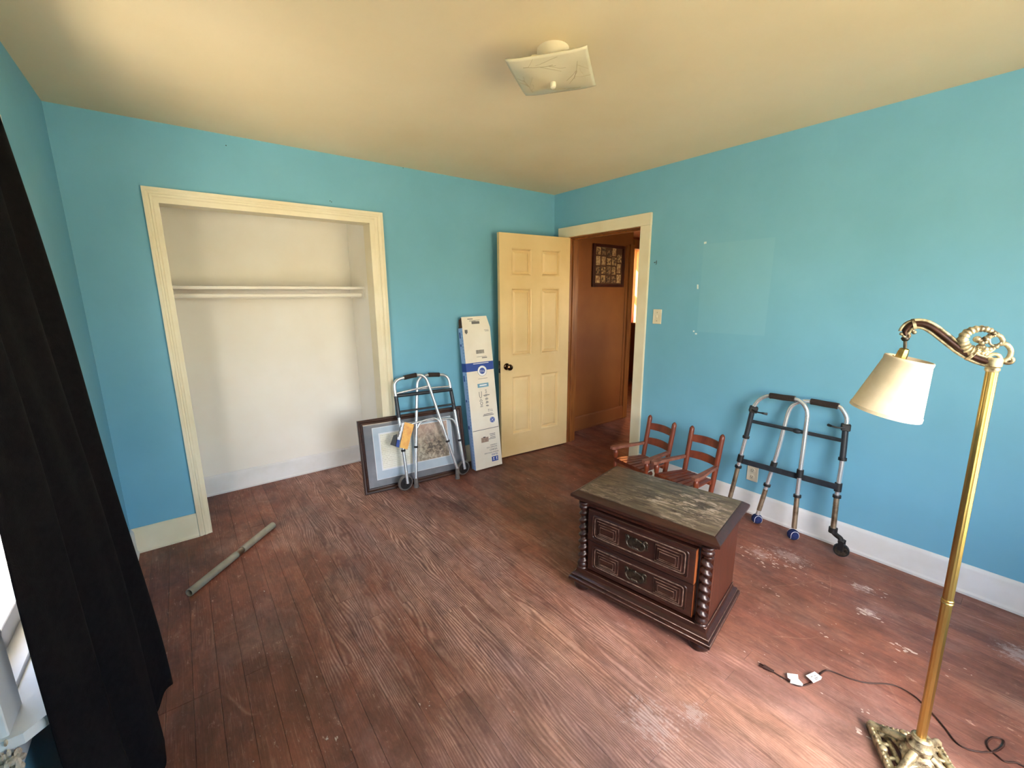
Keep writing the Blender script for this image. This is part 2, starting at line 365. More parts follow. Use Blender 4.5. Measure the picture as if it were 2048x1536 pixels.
def top_mat():
    M, nt, b = newmat('weathered nightstand top')
    P = nd(nt, 'ShaderNodeTexCoord').outputs['Object']
    g = noise(nt, scaled(nt, P, (4, 26, 1)), 1.6, 6, .7, .5)
    col = mixc(nt, ramp(nt, g, .36, .66), srgb(56, 42, 34), srgb(108, 94, 74))
    w = noise(nt, scaled(nt, P, (9, 30, 1)), 1.5, 6, .75, .6); zz = noise(nt, P, 4.5, 3)
    f = math_(nt, 'MULTIPLY', ramp(nt, w, .50, .60), ramp(nt, zz, .40, .58)); col = mixc(nt, f, col, srgb(156, 138, 122))
    lk(nt, col, b.inputs['Base Color']); b.inputs['Roughness'].default_value = .5
    bn = nd(nt, 'ShaderNodeBump'); bn.inputs['Strength'].default_value = .4; bn.inputs['Distance'].default_value = .002
    lk(nt, w, bn.inputs['Height']); lk(nt, bn.outputs[0], b.inputs['Normal']); return M
M_TOP = top_mat()

def print_mat():
    """aged engraving: brownish scene on the right, lines of script on the left (flat print)"""
    M, nt, b = newmat('faded engraving print'); P = nd(nt, 'ShaderNodeTexCoord').outputs['Object']
    n1 = noise(nt, P, 34, 6, .7, .5); n2 = noise(nt, P, 11, 5, .6, .6)
    q = scaled(nt, P, (1/.13, 0, 1/.11), (-.60/.13, 0, -.28/.11)); l = nd(nt, 'ShaderNodeVectorMath', operation='LENGTH'); lk(nt, q, l.inputs[0])
    grp = ramp(nt, math_(nt, 'MULTIPLY', math_(nt, 'ADD', l.outputs['Value'], math_(nt, 'MULTIPLY', n2, 1.6)), .4), .48, .74, (1, 1, 1, 1), (0, 0, 0, 1))
    col = mixc(nt, ramp(nt, n1, .40, .62), srgb(150, 134, 116), srgb(216, 206, 184)); col = mixc(nt, ramp(nt, n2, .55, .72), col, srgb(186, 154, 136))
    sz = nd(nt, 'ShaderNodeSeparateXYZ'); lk(nt, P, sz.inputs[0]); col = mixc(nt, ramp(nt, sz.outputs[2], .30, .44, (0, 0, 0, 1), (.55, .55, .55, 1)), col, srgb(206, 168, 152))
    col = mixc(nt, math_(nt, 'MULTIPLY', grp, .85), col, mixc(nt, ramp(nt, n1, .42, .60), srgb(74, 62, 54), srgb(190, 168, 140)))
    lk(nt, col, b.inputs['Base Color']); b.inputs['Roughness'].default_value = .6; return M
M_PRINT = print_mat()
def script_mat():
    M, nt, b = newmat('handwritten lines on paper'); P = nd(nt, 'ShaderNodeTexCoord').outputs['Object']
    s = nd(nt, 'ShaderNodeSeparateXYZ'); lk(nt, P, s.inputs[0])
    wv = math_(nt, 'SINE', math_(nt, 'MULTIPLY', s.outputs[2], 420.0)); n = noise(nt, scaled(nt, P, (160, 1, 60)), 1, 3)
    f = math_(nt, 'MULTIPLY', ramp(nt, wv, .55, .9), ramp(nt, n, .42, .6))
    n2 = noise(nt, P, 8, 4); base = mixc(nt, ramp(nt, n2, .35, .7), srgb(246, 243, 228), srgb(232, 226, 202))
    lk(nt, mixc(nt, math_(nt, 'MULTIPLY', f, .5), base, srgb(140, 126, 100)), b.inputs['Base Color']); b.inputs['Roughness'].default_value = .6; return M
M_SCRIPT = script_mat()
# ------------------------------------------------------------------ the room
RW, RD, RH, T = 3.395, 4.0, 2.44, .12          # width, depth, height, wall thickness
CX0, CX1, CZ = -3.01, -1.825, 2.02               # closet opening
DY0, DY1, DZ = -1.018, -.205, 2.03                 # door opening in the right wall
WY0, WY1, WZ0, WZ1 = -1.965, -1.07, .648, 2.0     # window in the left wall
RX0, RX1, RZ0, RZ1 = -2.35, -.95, .50, 2.04
LY0, LY1 = -3.85, -3.30                          # second window in the left wall      # window behind the camera
CB, CL, CR, CC = .64, -3.10, -1.785, 2.125        # closet back, left, right, ceiling

# floor: dark bed with separate planks
fl = MB().box((-RW-.1, -RD-.1, -.12), (4.3, 1.6, -.019)).build('floor', M_SUBFLOOR)
struct(fl, 'worn red-brown painted plank floor with pale paint drips', 'floor')
PW = .0835
def plank(x0, x1, y0, y1):
    g = .0004; b = .0007
    lo = Vector((x0+g, y0+g, -.018)); hi = Vector((x1-g, y1-g, 0))
    vs = [(lo.x, lo.y, lo.z), (hi.x, lo.y, lo.z), (hi.x, hi.y, lo.z), (lo.x, hi.y, lo.z),
          (lo.x, lo.y, -b), (hi.x, lo.y, -b), (hi.x, hi.y, -b), (lo.x, hi.y, -b),
          (lo.x+b, lo.y+b, 0), (hi.x-b, lo.y+b, 0), (hi.x-b, hi.y-b, 0), (lo.x+b, hi.y-b, 0)]
    fs = [(8, 9, 10, 11)]
    for o in (0, 4): fs += [(o+i, o+(i+1) % 4, o+4+(i+1) % 4, o+4+i) for i in range(4)]
    me = bpy.data.meshes.new('plank'); c = Vector(((x0+x1)/2, (y0+y1)/2, 0))
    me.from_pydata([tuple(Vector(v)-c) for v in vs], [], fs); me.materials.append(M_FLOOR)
    o = bpy.data.objects.new('plank', me); C.objects.link(o); o.location = c; o.parent = fl
R = random.Random(3)
x = -RW
while x < 0:
    x1 = min(x+PW, 0)
    yend = CB if (x >= CL-.02 and x1 <= CR+.03) else 0.0
    y = -RD
    while y < yend-1e-4:
        L = R.choice((1.5, 1.9, 2.3, 2.8)) if y > -RD else R.choice((.5, .9, 1.4, 2.0, 2.6))
        y1 = y+L
        if yend-y1 < .35: y1 = yend
        plank(x, x1, y, y1); y = y1
    x = x1
x = 0.0
while x < 2.0:
    x1 = x+PW; y = -1.35; yend = .02 if x1 < 1.33 else 1.5
    ym = -1.35+R.uniform(.4, 1.1); plank(x, x1, y, ym); plank(x, x1, ym, yend); x = x1
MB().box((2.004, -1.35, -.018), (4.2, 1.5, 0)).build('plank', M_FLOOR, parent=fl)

# pale paint drips and flakes lying on the boards
pf = MB(); R = random.Random(11)
def flakes(px, py, n, spread, r0, r1, ang=0):
    c = onz(px, py)
    for _ in range(n):
        q = c+Vector((R.gauss(0, spread), R.gauss(0, spread*1.5), 0)); rr = R.uniform(r0, r1)
        k = 8; rr *= .8; rx = rr*R.uniform(.4, 1.1); ry = rr*R.uniform(.7, 2.4)
        ring = [q+Vector((rx*math.cos(2*PI*i/k)*R.uniform(.35, 1.25), ry*math.sin(2*PI*i/k)*R.uniform(.35, 1.25), .0002)) for i in range(k)]
        pf.poly(ring, (0, 0, .0009))
for a in ((1505, 1108, 22, .05, .002, .009), (1545, 1115, 18, .05, .002, .008), (1580, 1130, 16, .05, .002, .008), (1530, 1175, 7, .025, .002, .008),
          (1735, 1178, 12, .02, .003, .011), (1735, 1226, 14, .018, .003, .012), (1800, 1293, 6, .015, .005, .014), (1818, 1302, 3, .008, .006, .014),
          (1652, 1272, 4, .012, .002, .006), (1770, 1190, 4, .03, .002, .005), (660, 1480, 4, .02, .002, .008), (690, 1492, 2, .01, .002, .008),
          (805, 1238, 3, .01, .002, .005), (850, 1408, 4, .012, .002, .006), (480, 1048, 4, .03, .002, .006), (720, 990, 5, .12, .001, .005),
          (500, 1320, 10, .16, .001, .005), (560, 1480, 12, .16, .001, .004), (880, 1010, 7, .12, .001, .005), (1560, 1345, 8, .05, .001, .004),
          (1710, 1410, 4, .015, .002, .008), (1720, 1470, 4, .012, .002, .009), (1620, 1230, 6, .06, .001, .004), (1690, 1300, 5, .05, .001, .004),
          (1300, 1240, 8, .12, .001, .004), (1420, 1350, 10, .14, .001, .004), (1050, 1450, 10, .12, .001, .004), (1900, 1330, 5, .03, .002, .006)):
    flakes(*a)
o = pf.build('paint_flakes', M_FLAKE, parent=fl, smooth=False); o['kind'] = 'stuff'

# walls
w = MB()
w.box((-RW, 0, 0), (CX0, T, RH)).box((CX1, 0, 0), (0, T, RH)).box((CX0, 0, CZ), (CX1, T, RH))
wb = struct(w.build('wall_back', M_WALL, smooth=False), 'blue painted wall with the open closet in it', 'wall')
w = MB()
w.box((0, DY1, 0), (T, T, RH)).box((0, -RD-T, 0), (T, DY0, RH)).box((0, DY0, DZ), (T, DY1, RH))
wr = struct(w.build('wall_right', M_WALLR, smooth=False), 'blue painted wall with the doorway and a paler rectangle', 'wall')
w = MB()
w.box((-RW-T, WY1, -.1), (-RW, CB+T, RH)).box((-RW-T, -RD-T, -.1), (-RW, LY0, RH)).box((-RW-T, LY1, -.1), (-RW, WY0, RH))
for ya, yb in ((WY0, WY1), (LY0, LY1)): w.box((-RW-T, ya, WZ1), (-RW, yb, RH)).box((-RW-T, ya, -.1), (-RW, yb, WZ0))
struct(w.build('wall_left', M_WALL, smooth=False), 'blue painted wall with the curtained window', 'wall')
w = MB()
w.box((-RW, -RD-T, -.1), (RX0, -RD, RH)).box((RX1, -RD-T, -.1), (0, -RD, RH)).box((RX0, -RD-T, RZ1), (RX1, -RD, RH)).box((RX0, -RD-T, -.1), (RX1, -RD, RZ0))
struct(w.build('wall_rear', M_WALL, smooth=False), 'blue painted wall behind the camera with a wide window', 'wall')
struct(MB().box((-RW-T-.35, -RD-T-.35, RH), (T, CB+T, RH+.14)).build('ceiling', M_CEIL, smooth=False), 'yellowed cream painted ceiling', 'ceiling')

# closet
w = MB().box((CL-.1, CB, -.02), (CR+.1, CB+.1, CC)).box((CL-.1, T, -.02), (CL, CB, CC)).box((CR, T, -.02), (CR+.1, CB, CC)).box((CL-.1, T, CC), (CR+.1, CB+.1, CC+.1))
struct(w.build('wall_closet', M_CLOSET, smooth=False), 'cream painted inside of the closet', 'wall')
def board(lo, hi, name, label, bev=.004, mat=None):
    return struct(MB().box(lo, hi, bev).build(name, mat or M_WHITE), label, 'baseboard')
BH = .155
def baseboard(name, a, b, n, label, mat=None, h=BH):
    """a, b: ends on the wall line; n: direction into the room"""
    a = Vector(a); b = Vector(b); n = Vector(n)
    prof = [(0, 0), (.024, 0), (.024, .012), (.018, .02), (.016, .024), (.016, h-.02), (.011, h-.008), (.004, h), (0, h)]
    vs = [p+n*d+Vector((0, 0, z)) for p in (a, b) for d, z in prof]; k = len(prof)
    fs = [(i, (i+1) % k, k+(i+1) % k, k+i) for i in range(k)]+[tuple(range(k))[::-1], tuple(range(k, 2*k))]
    return struct(MB().add(vs, fs).build(name, mat or M_WHITE), label, 'baseboard')
baseboard('baseboard_right', (0, -RD, 0), (0, DY0-.092, 0), (-1, 0, 0), 'white baseboard under the walker by the outlet')
baseboard('baseboard_back', (-RW, 0, 0), (CX0-.068, 0, 0), (0, -1, 0), 'cream baseboard between the curtain and the closet', M_TRIM)
baseboard('baseboard_corner', (CX1+.098, 0, 0), (0, 0, 0), (0, -1, 0), 'white baseboard behind the leaning carton', M_TRIM)
baseboard('baseboard_left', (-RW, -RD, 0), (-RW, 0, 0), (1, 0, 0), 'white baseboard below the curtained window')
baseboard('baseboard_rear', (-RW, -RD, 0), (0, -RD, 0), (0, 1, 0), 'white baseboard below the wide window')
baseboard('baseboard_closet', (CL, CB, 0), (CR, CB, 0), (0, -1, 0), 'white baseboard along the closet back')

def casing(name, O, U, V, N, u0, u1, z1, wl, wr_, wt, prof, mat, label, z0=0.0):
    """mitred three-sided casing; prof = [(fraction across, height)] from outer to inner edge; U along wall, N into room"""
    O, U, N = Vector(O), Vector(U), Vector(N); Z = Vector((0, 0, 1)); mb = MB(); vs = []; k = len(prof)
    for f, h in prof:
        ul, ur, zt = u0-wl*(1-f), u1+wr_*(1-f), z1+wt*(1-f)
        vs += [O+U*ul+Z*z0+N*h, O+U*ul+Z*zt+N*h, O+U*ur+Z*zt+N*h, O+U*ur+Z*z0+N*h]
    fs = [(i*4+j, i*4+j+1, (i+1)*4+j+1, (i+1)*4+j) for i in range(k-1) for j in range(3)]
    return struct(mb.add(vs, fs).build(name, mat, sharp=20), label, 'trim')
stepped = [(0, 0), (0, .022), (.22, .022), (.30, .017), (.40, .016), (.46, .020), (.58, .018), (.66, .013), (.80, .012), (.88, .010), (1.012, .010), (1.012, -.121)]
casing('trim_1', (0, 0, 0), (1, 0, 0), None, (0, -1, 0), CX0, CX1, CZ, .066, .098, .078, stepped, M_TRIM, 'cream moulded casing around the open closet')
flat = [(0, 0), (0, .018), (.04, .020), (.96, .020), (1, .018), (1, -.004)]
def flat_casing(name, parts, mat, label):
    mb = MB()
    for lo, hi in parts: mb.box(lo, hi, .002)
    return struct(mb.build(name, mat), label, 'trim')
flat_casing('trim_2', [((-.02, DY1-.002, 0), (0, -.085, DZ)), ((-.02, DY0-.092, 0), (0, DY0+.002, DZ)), ((-.024, DY0-.094, DZ), (0, -.083, DZ+.092))], M_TRIM, 'flat cream casing around the bedroom doorway')
flat_casing('trim_3', [((T-.002, DY1, 0), (T+.02, DY1+.10, DZ)), ((T-.002, DY0-.1, 0), (T+.02, DY0, DZ)), ((T-.002, DY0-.1, DZ), (T+.02, DY1+.1, DZ+.09)),
                       ((-.001, DY1-.004, 0), (T+.001, DY1+.016, DZ)), ((-.001, DY0-.016, 0), (T+.001, DY0+.004, DZ)), ((-.001, DY0, DZ-.006), (T+.001, DY1, DZ+.012)),
                       ((.05, DY1-.016, 0), (.085, DY1-.003, DZ-.005)), ((.05, DY0+.003, 0), (.085, DY0+.016, DZ-.005)), ((.05, DY0+.003, DZ-.02), (.085, DY1-.003, DZ-.004))], M_BROWN, 'brown stained jamb of the bedroom doorway')

# closet shelf with its rod and cleats
sh = thing('closet_shelf', 'cream painted closet shelf with a hanging rod under it', 'shelf', (-2.44, .46, 1.56))
MB().box((CL, .30, 1.556), (CR, CB, 1.576), .002).build('shelf_board', M_CLOSET, parent=sh)
MB().box((CL, CB-.02, 1.485), (CR, CB, 1.556), .002).build('rear_cleat', M_CLOSET, parent=sh)
for xx in (CL, CR-.02): MB().box((xx, .30, 1.485), (xx+.02, CB-.02, 1.556), .002).build('side_cleat', M_CLOSET, parent=sh)
MB().tube([(CL+.02, .34, 1.512), (CR-.02, .34, 1.512)], .016, 16).build('hanging_rod', M_CLOSET, parent=sh)

# door leaf (hinged at the doorway, swung open)
dd = struct(bpy.data.objects.new('door_1', None), 'cream six-panel door standing open', 'door'); C.objects.link(dd)
HX, HY = -.008, -.232; ang = math.atan2(.072, -.765); DW, DT, DHT = .775, .035, 2.012
dd.location = (HX, HY, .012); dd.rotation_euler = (0, 0, ang)
# local: x along the leaf from hinge to latch, +y = hidden side; seen face at y = 0
sgn = 1  # leaf runs toward -x world, so local +y points to -y world; body lies on the wall side
def dy(a): return -a
cols = [(.115, .335), (.440, .660)]; rows = [(.205, .765), (.945, 1.555), (1.655, 1.895)]
mb = MB()
def dbox(x0, x1, z0, z1, y0=0.0, y1=DT, bev=0): mb.box((x0, min(dy(y0), dy(y1)), z0), (x1, max(dy(y0), dy(y1)), z1), bev)
dbox(0, cols[0][0], 0, DHT); dbox(cols[1][1], DW, 0, DHT); dbox(cols[0][1], cols[1][0], 0, DHT)
zs = [0]+[z for r in rows for z in r]+[DHT]
for i in range(0, len(zs), 2):
    for c in cols: dbox(c[0], c[1], zs[i], zs[i+1])
mb.build('stiles_and_rails', M_DOOR, parent=dd, local=True, smooth=False)
for c in cols:
    for r in rows:
        hx, hz = (c[1]-c[0])/2, (r[1]-r[0])/2
        Mx = Matrix.Translation(((c[0]+c[1])/2, 0, (r[0]+r[1])/2)) @ Matrix.Rotation(-PI/2, 4, 'X')
        # local z -> +y (towards the viewer side)
        pr = [(0, -.030), (0, -.0005), (-.004, .0035), (.004, .005), (.012, .002), (.022, -.014), (.028, -.015), (.046, -.005), (.052, -.004)]
        MB().rectloft(hx, hz, pr, M=Mx).build('panel', M_DOOR, parent=dd, local=True, sharp=15)
kn = MB().lathe([(.030, 0), (.031, .004), (.026, .010), (.012, .014), (.011, .034), (.018, .040), (.027, .050), (.029, .060), (.025, .070), (.012, .076)], 24,
                M=Matrix.Translation((DW-.062, 0, .86)) @ Matrix.Rotation(-PI/2, 4, 'X')).build('door_knob', M_KNOB, parent=dd, local=True)
MB().box((DW-.001, -.030, .805), (DW+.0015, -.005, .915)).build('latch_plate', M_BLACKP, parent=dd, local=True)
MB().box((DW, -.024, .845), (DW+.012, -.011, .875), .003).build('latch_bolt', M_STEEL, parent=dd, local=True)
for z in (.18, 1.0, 1.82): MB().tube([(-.006, .003, z-.045), (-.006, .003, z+.045)], .006, 10).build('hinge', M_BROWN, parent=dd, local=True)

# hall beyond the doorway
w = MB().box((T, .02, 0), (1.265, .14, RH))
struct(w.build('wall_hall', M_HALL, smooth=False), 'tan painted hall wall with the photo collage', 'wall')
w = MB().box((1.225, .14, 0), (1.265, 1.5, RH)).box((1.225, 1.5, 0), (3.2, 1.62, RH)).box((3.9, 1.5, 0), (4.3, 1.62, RH)).box((3.2, 1.5, 2.22), (3.9, 1.62, RH)).box((3.2, 1.5, 0), (3.9, 1.62, 1.02))
w.box((4.2, -1.35, 0), (4.3, 1.5, RH)).box((T, -1.47, 0), (.6, -1.35, RH)).box((1.2, -1.47, 0), (4.3, -1.35, RH)).box((.6, -1.47, 1.8), (1.2, -1.35, RH)).box((.6, -1.47, 0), (1.2, -1.35, 1.0))
struct(w.build('wall_far', M_HALL, smooth=False), 'tan wall of the room beyond the hall', 'wall')
struct(MB().box((T, -1.47, RH), (4.3, 1.62, RH+.14)).build('ceiling_hall', M_HALL, smooth=False), 'tan hall ceiling', 'ceiling')
baseboard('baseboard_hall', (T+.02, .02, 0), (1.195, .02, 0), (0, -1, 0), 'tan baseboard of the hall wall', M_HALL, .16)
flat_casing('trim_4', [((1.195, -.004, 0), (1.268, .022, 2.06)), ((1.268, -.004, 2.02), (2.1, .06, 2.12))], M_BROWN, 'brown stained trim at the end of the hall wall')
flat_casing('trim_5', [((1.150, .012, .16), (1.165, .021, 2.05))], M_BROWN, 'thin brown strip on the hall wall')

# windows
def window(name, O, U, N, u0, u1, z0, z1, label, sill=True, horn=.1, mat=None):
    """O + U*u along the wall, N into the room; opening u0..u1, z0..z1 through thickness T"""
    mat = mat or M_WHITE; U, N, O = Vector(U), Vector(N), Vector(O)
    def bx(mb, ua, ub, na, nb, za, zb, bev=.002):
        P = [O+U*ua+N*na, O+U*ub+N*nb]; lo = Vector((min(P[0].x, P[1].x), min(P[0].y, P[1].y), za)); hi = Vector((max(P[0].x, P[1].x), max(P[0].y, P[1].y), zb))
        return mb.box(lo, hi, bev)
    e = struct(bpy.data.objects.new(name, None), label, 'window'); C.objects.link(e); e.location = O+U*((u0+u1)/2)+Vector((0, 0, z0))
    mb = MB(); cw = .09
    bx(mb, u0-cw, u0, 0, .02, z0, z1+cw); bx(mb, u1, u1+cw, 0, .02, z0, z1+cw); bx(mb, u0, u1, 0, .02, z1, z1+cw)
    bx(mb, u0-.001, u0+.015, -T, .002, z0, z1); bx(mb, u1-.015, u1+.001, -T, .002, z0, z1); bx(mb, u0, u1, -T, .002, z1-.015, z1+.001); bx(mb, u0, u1, -T, .002, z0-.001, z0+.012)
    mb.build('window_casing', mat, parent=e)
    mb = MB(); ring = [O+U*(u0-horn)+N*0, O+U*(u0-horn)+N*.04, O+U*(u0-horn+.03)+N*.072, O+U*(u1+horn-.03)+N*.072, O+U*(u1+horn)+N*.04, O+U*(u1+horn)]
    mb.poly([p+Vector((0, 0, z0-.022)) for p in ring], (0, 0, .024)); mb.build('window_sill', mat, parent=e)
    mb = MB(); bx(mb, u0-.08, u1+.08, 0, .018, z0-.1, z0-.022); mb.build('window_apron', mat, parent=e)
    zm = (z0+z1)/2
    for za, zb, n0 in ((z0+.012, zm+.02, -.045), (zm-.02, z1-.015, -.08)):
        mb = MB(); s = .045
        bx(mb, u0+.015, u0+.015+s, n0-.03, n0, za, zb); bx(mb, u1-.015-s, u1-.015, n0-.03, n0, za, zb)
        bx(mb, u0+.015, u1-.015, n0-.03, n0, za, za+s+.01); bx(mb, u0+.015, u1-.015, n0-.03, n0, zb-.04, zb)
        sash = mb.build('sash', mat, parent=e)
        mb = MB(); bx(mb, u0+.05, u1-.05, n0-.017, n0-.014, za+.04, zb-.03, 0); mb.build('pane', M_PANE, parent=e, smooth=False)
    L = bpy.data.lights.new(name+'_portal', 'AREA'); L.shape = 'RECTANGLE'; L.size = u1-u0; L.size_y = z1-z0; L.cycles.is_portal = True
    lo = bpy.data.objects.new(name+'_portal', L); C.objects.link(lo); lo.location = O+U*((u0+u1)/2)-N*(T+.02)+Vector((0, 0, zm))
    lo.rotation_euler = N.to_track_quat('-Z', 'Z').to_euler(); lo.parent = e; lo.matrix_parent_inverse = wm(e).inverted()
    return e
window('window_1', (-RW, 0, 0), (0, 1, 0), (1, 0, 0), WY0, WY1, WZ0, WZ1, 'white painted sash window behind the black curtain')
window('window_5', (-RW, 0, 0), (0, 1, 0), (1, 0, 0), LY0, LY1, WZ0, WZ1, 'white sash window behind the camera beside the curtained one')
window('window_2', (0, -RD, 0), (1, 0, 0), (0, 1, 0), RX0, RX1, RZ0, RZ1, 'wide white sash window behind the camera')
window('window_3', (0, 1.5, 0), (1, 0, 0), (0, -1, 0), 3.2, 3.9, 1.02, 2.22, 'sunlit window in the room beyond the hall', mat=M_BROWN)

window('window_added', (0, -1.35, 0), (1, 0, 0), (0, 1, 0), .6, 1.2, 1.0, 1.8, 'unseen window added to light the hall wall', mat=M_BROWN)  # no known window here, added to brighten the hall wall

# yard outside
struct(MB().box((-7.5, -9, -.6), (-RW-T-.05, 4, -.575)).build('driveway', M_CONCRETE, smooth=False), 'pale concrete drive beside the house', 'driveway')
struct(MB().box((-60, -60, -.62), (60, 60, -.6)).build('ground', M_GROUND, smooth=False), 'dry sunlit yard outside the windows', 'ground')

# crumbling plaster at the sill end
pl = MB(); R = random.Random(5)
for _ in range(60):
    c = Vector((-RW+R.uniform(.002, .03), WY0-.105+R.uniform(-.02, .02), WZ0-R.uniform(.0, .13)))
    pl.ball(c, R.uniform(.003, .009), (R.uniform(.5, 1), R.uniform(.6, 1.6), R.uniform(.6, 2)), 5, 4)
o = pl.build('crumbled_plaster', M_DIRT, loc=(-RW, WY0-.1, WZ0-.1)); tag(o, 'crumbling plaster stuck to the blue wall below the sill end', 'plaster'); o['kind'] = 'stuff'
# ------------------------------------------------------------------ nightstand
ns = thing('nightstand', 'dark carved wooden nightstand with twisted columns and a weathered top', 'nightstand', (-1.2715, -2.1235, 0), math.atan2(-.983, .185))
HXN, HYN = .352, .2285
MB().rectloft(HXN, HYN, [(.012, .044), (.002, .048), (0, .052), (0, .066), (.004, .072), (.010, .074), (.010, .082), (.016, .090), (.026, .096), (.030, .108), (.030, .118)]).build('plinth', M_MAHO, parent=ns, local=True, sharp=25)
for ins, z, r in ((.001, .066, .0021), (.010, .0825, .0020), (.029, .1175, .0018)):
    MB().tube([(-HXN+ins, -HYN+ins, z), (HXN-ins, -HYN+ins, z), (HXN-ins, HYN-ins, z), (-HXN+ins, HYN-ins, z)], r, 6, closed=True).build('plinth_bead', M_WORN, parent=ns, local=True, sharp=60)
for sx in (-1, 1):
    for sy in (-1, 1):
        MB().lathe([(.022, 0), (.040, .006), (.046, .018), (.044, .032), (.034, .045)], 20, M=Matrix.Translation((sx*(HXN-.055), sy*(HYN-.055), 0))).build('foot', M_MAHO, parent=ns, local=True)
cb = MB().box((-.318, -.150, .116), (.318, .205, .500), .003)
cb.box((-.318, -.186, .470), (.318, -.148, .500), .002)
carc = cb.build('carcass', M_MAHOS, parent=ns, local=True)
MB().box((-.262, -.1565, .120), (.262, -.149, .472)).build('recess_shade', M_BLACKP, parent=ns, local=True)  # black sheet stands in for the shade between the drawers
# top with sloping edge
MB().rectloft(HXN, HYN, [(.034, .488), (.028, .496), (.016, .502), (.012, .510), (.002, .514), (0, .518), (0, .528), (.003, .532), (.026, .547), (.030, .5475)], cut=.0).build('top', M_MAHO, parent=ns, local=True, sharp=22)
MB().rectloft(HXN-.031, HYN-.031, [(0, .546), (0, .5496), (.002, .5503)]).build('top_panel', M_TOP, parent=ns, local=True)
# twisted columns
for sx in (-1, 1):
    mb = MB(); vs = []; fs = []; n = 28; k = 150; z0, z1 = .155, .447
    for i in range(k+1):
        t = i/k; z = z0+(z1-z0)*t
        for j in range(n):
            a = 2*PI*j/n
            r = .0195+.0055*math.sin(a*1*sx+2*PI*7.5*t)**1
            # single-start rope twist
            vs.append(Vector((r*math.cos(a), r*math.sin(a), z)))
    for i in range(k):
        for j in range(n): fs.append((i*n+j, i*n+(j+1) % n, (i+1)*n+(j+1) % n, (i+1)*n+j))
    mb.add(vs, fs)
    mb.lathe([(.024, .117), (.027, .120), (.027, .126), (.022, .130), (.026, .136), (.026, .146), (.021, .152), (.020, .157)], 28)
    mb.lathe([(.020, .445), (.021, .450), (.026, .456), (.026, .464), (.022, .470), (.027, .476), (.027, .486), (.024, .490)], 28)
    c = mb.build('column', M_MAHO, parent=ns, local=True, sharp=60); c.location = (sx*.298, -.182, 0)
def rrect(hx, hz, r, k=5):
    out = []
    for cx, cz, a0 in ((hx-r, hz-r, 0), (-hx+r, hz-r, 90), (-hx+r, -hz+r, 180), (hx-r, -hz+r, 270)):
        for i in range(k+1): a = math.radians(a0+90*i/k); out.append(Vector((cx+r*math.cos(a), 0, cz+r*math.sin(a))))
    return out
def drawer(z0, z1, yf, yaw, ox):
    d = MB().rectloft(.262, (z1-z0)/2, [(0, -.03), (0, -.004), (.004, 0), (.006, .0005)], M=Matrix.Rotation(PI/2, 4, 'X')).build('drawer', M_MAHO, parent=ns, local=True, sharp=25)
    d.location = (ox, yf, (z0+z1)/2); d.rotation_euler = (0, 0, yaw); h = (z1-z0)/2
    MB().box((.2605, 0, -h+.004), (.2625, .029, h-.004)).build('raw_edge', M_RAWEDGE, parent=d, local=True)
    for gx, r in ((.0, .0045), (.012, .0032)):
        mb = MB().tube([p+Vector((0, -.001, 0)) for p in rrect(.232-gx, h-.022-gx*.8, .014)], r, 8, closed=True)
        mb.build('moulding', M_WORN if gx else M_MAHO, parent=d, local=True, sharp=80)
    for cx in (-.148, .148):
        mb = MB()
        for ins, dep in ((0, .004), (.012, .008), (.022, .012)):
            mb.rectloft(.060-ins, h-.042-ins, [(-.003, -.002), (0, dep), (.005, dep+.001)], M=Matrix.Translation((cx, 0, 0)) @ Matrix.Rotation(PI/2, 4, 'X'))
        mb.build('raised_panel', M_MAHO, parent=d, local=True, sharp=15)
        mb = MB()
        for ins, dep in ((.002, .006), (.014, .010), (.024, .014)):
            hx_, hz_ = .060-ins, h-.042-ins
            mb.tube([(cx-hx_, -dep, hz_), (cx+hx_, -dep, hz_), (cx+hx_, -dep, -hz_), (cx-hx_, -dep, -hz_)], .0018, 6, closed=True)
        mb.build('panel_bead', M_WORN, parent=d, local=True, sharp=60)
    mb = MB()                                   # pierced bail pull
    mb.tube(smooth([(-.046, -.004, .018), (-.052, -.006, .026), (-.044, -.008, .031), (-.036, -.010, .022), (-.044, -.012, .006), (-.038, -.016, -.010), (-.022, -.018, -.018), (-.010, -.018, -.012)], 6), .0035, 8)
    mb.tube(smooth([(.046, -.004, .018), (.052, -.006, .026), (.044, -.008, .031), (.036, -.010, .022), (.044, -.012, .006), (.038, -.016, -.010), (.022, -.018, -.018), (.010, -.018, -.012)], 6), .0035, 8)
    for bx_ in (-.012, -.004, .004, .012): mb.ball((bx_, -.017, -.016+.002*abs(bx_)*100*.1), .005, (1, 1, 1.4), 8, 6)
    mb.tube(smooth([(-.036, -.004, .012), (-.020, -.006, .020), (0, -.008, .026), (.020, -.006, .020), (.036, -.004, .012)], 5), .003, 8)
    mb.ball((0, -.008, .024), .007, (1, .7, 1.2), 10, 6); mb.ball((-.05, -.003, .006), .005, (1, .5, 1.6), 8, 6); mb.ball((.05, -.003, .006), .005, (1, .5, 1.6), 8, 6)
    hd = mb.build('handle', M_ANTIQUE, parent=d, local=True, sharp=80)
    # back plate
    MB().poly([(-.058, -.0005, -.012), (-.05, -.0005, .004), (-.058, -.0005, .020), (-.04, -.0005, .030), (0, -.0005, .024), (.04, -.0005, .030), (.058, -.0005, .020), (.05, -.0005, .004), (.058, -.0005, -.012), (.03, -.0005, -.020), (0, -.0005, -.012), (-.03, -.0005, -.020)][::-1], (0, -.002, 0)).build('back_plate', M_ANTIQUE, parent=d, local=True)
drawer(.128, .290, -.190, 0.0, -.004)
drawer(.302, .468, -.208, -.012, .0)

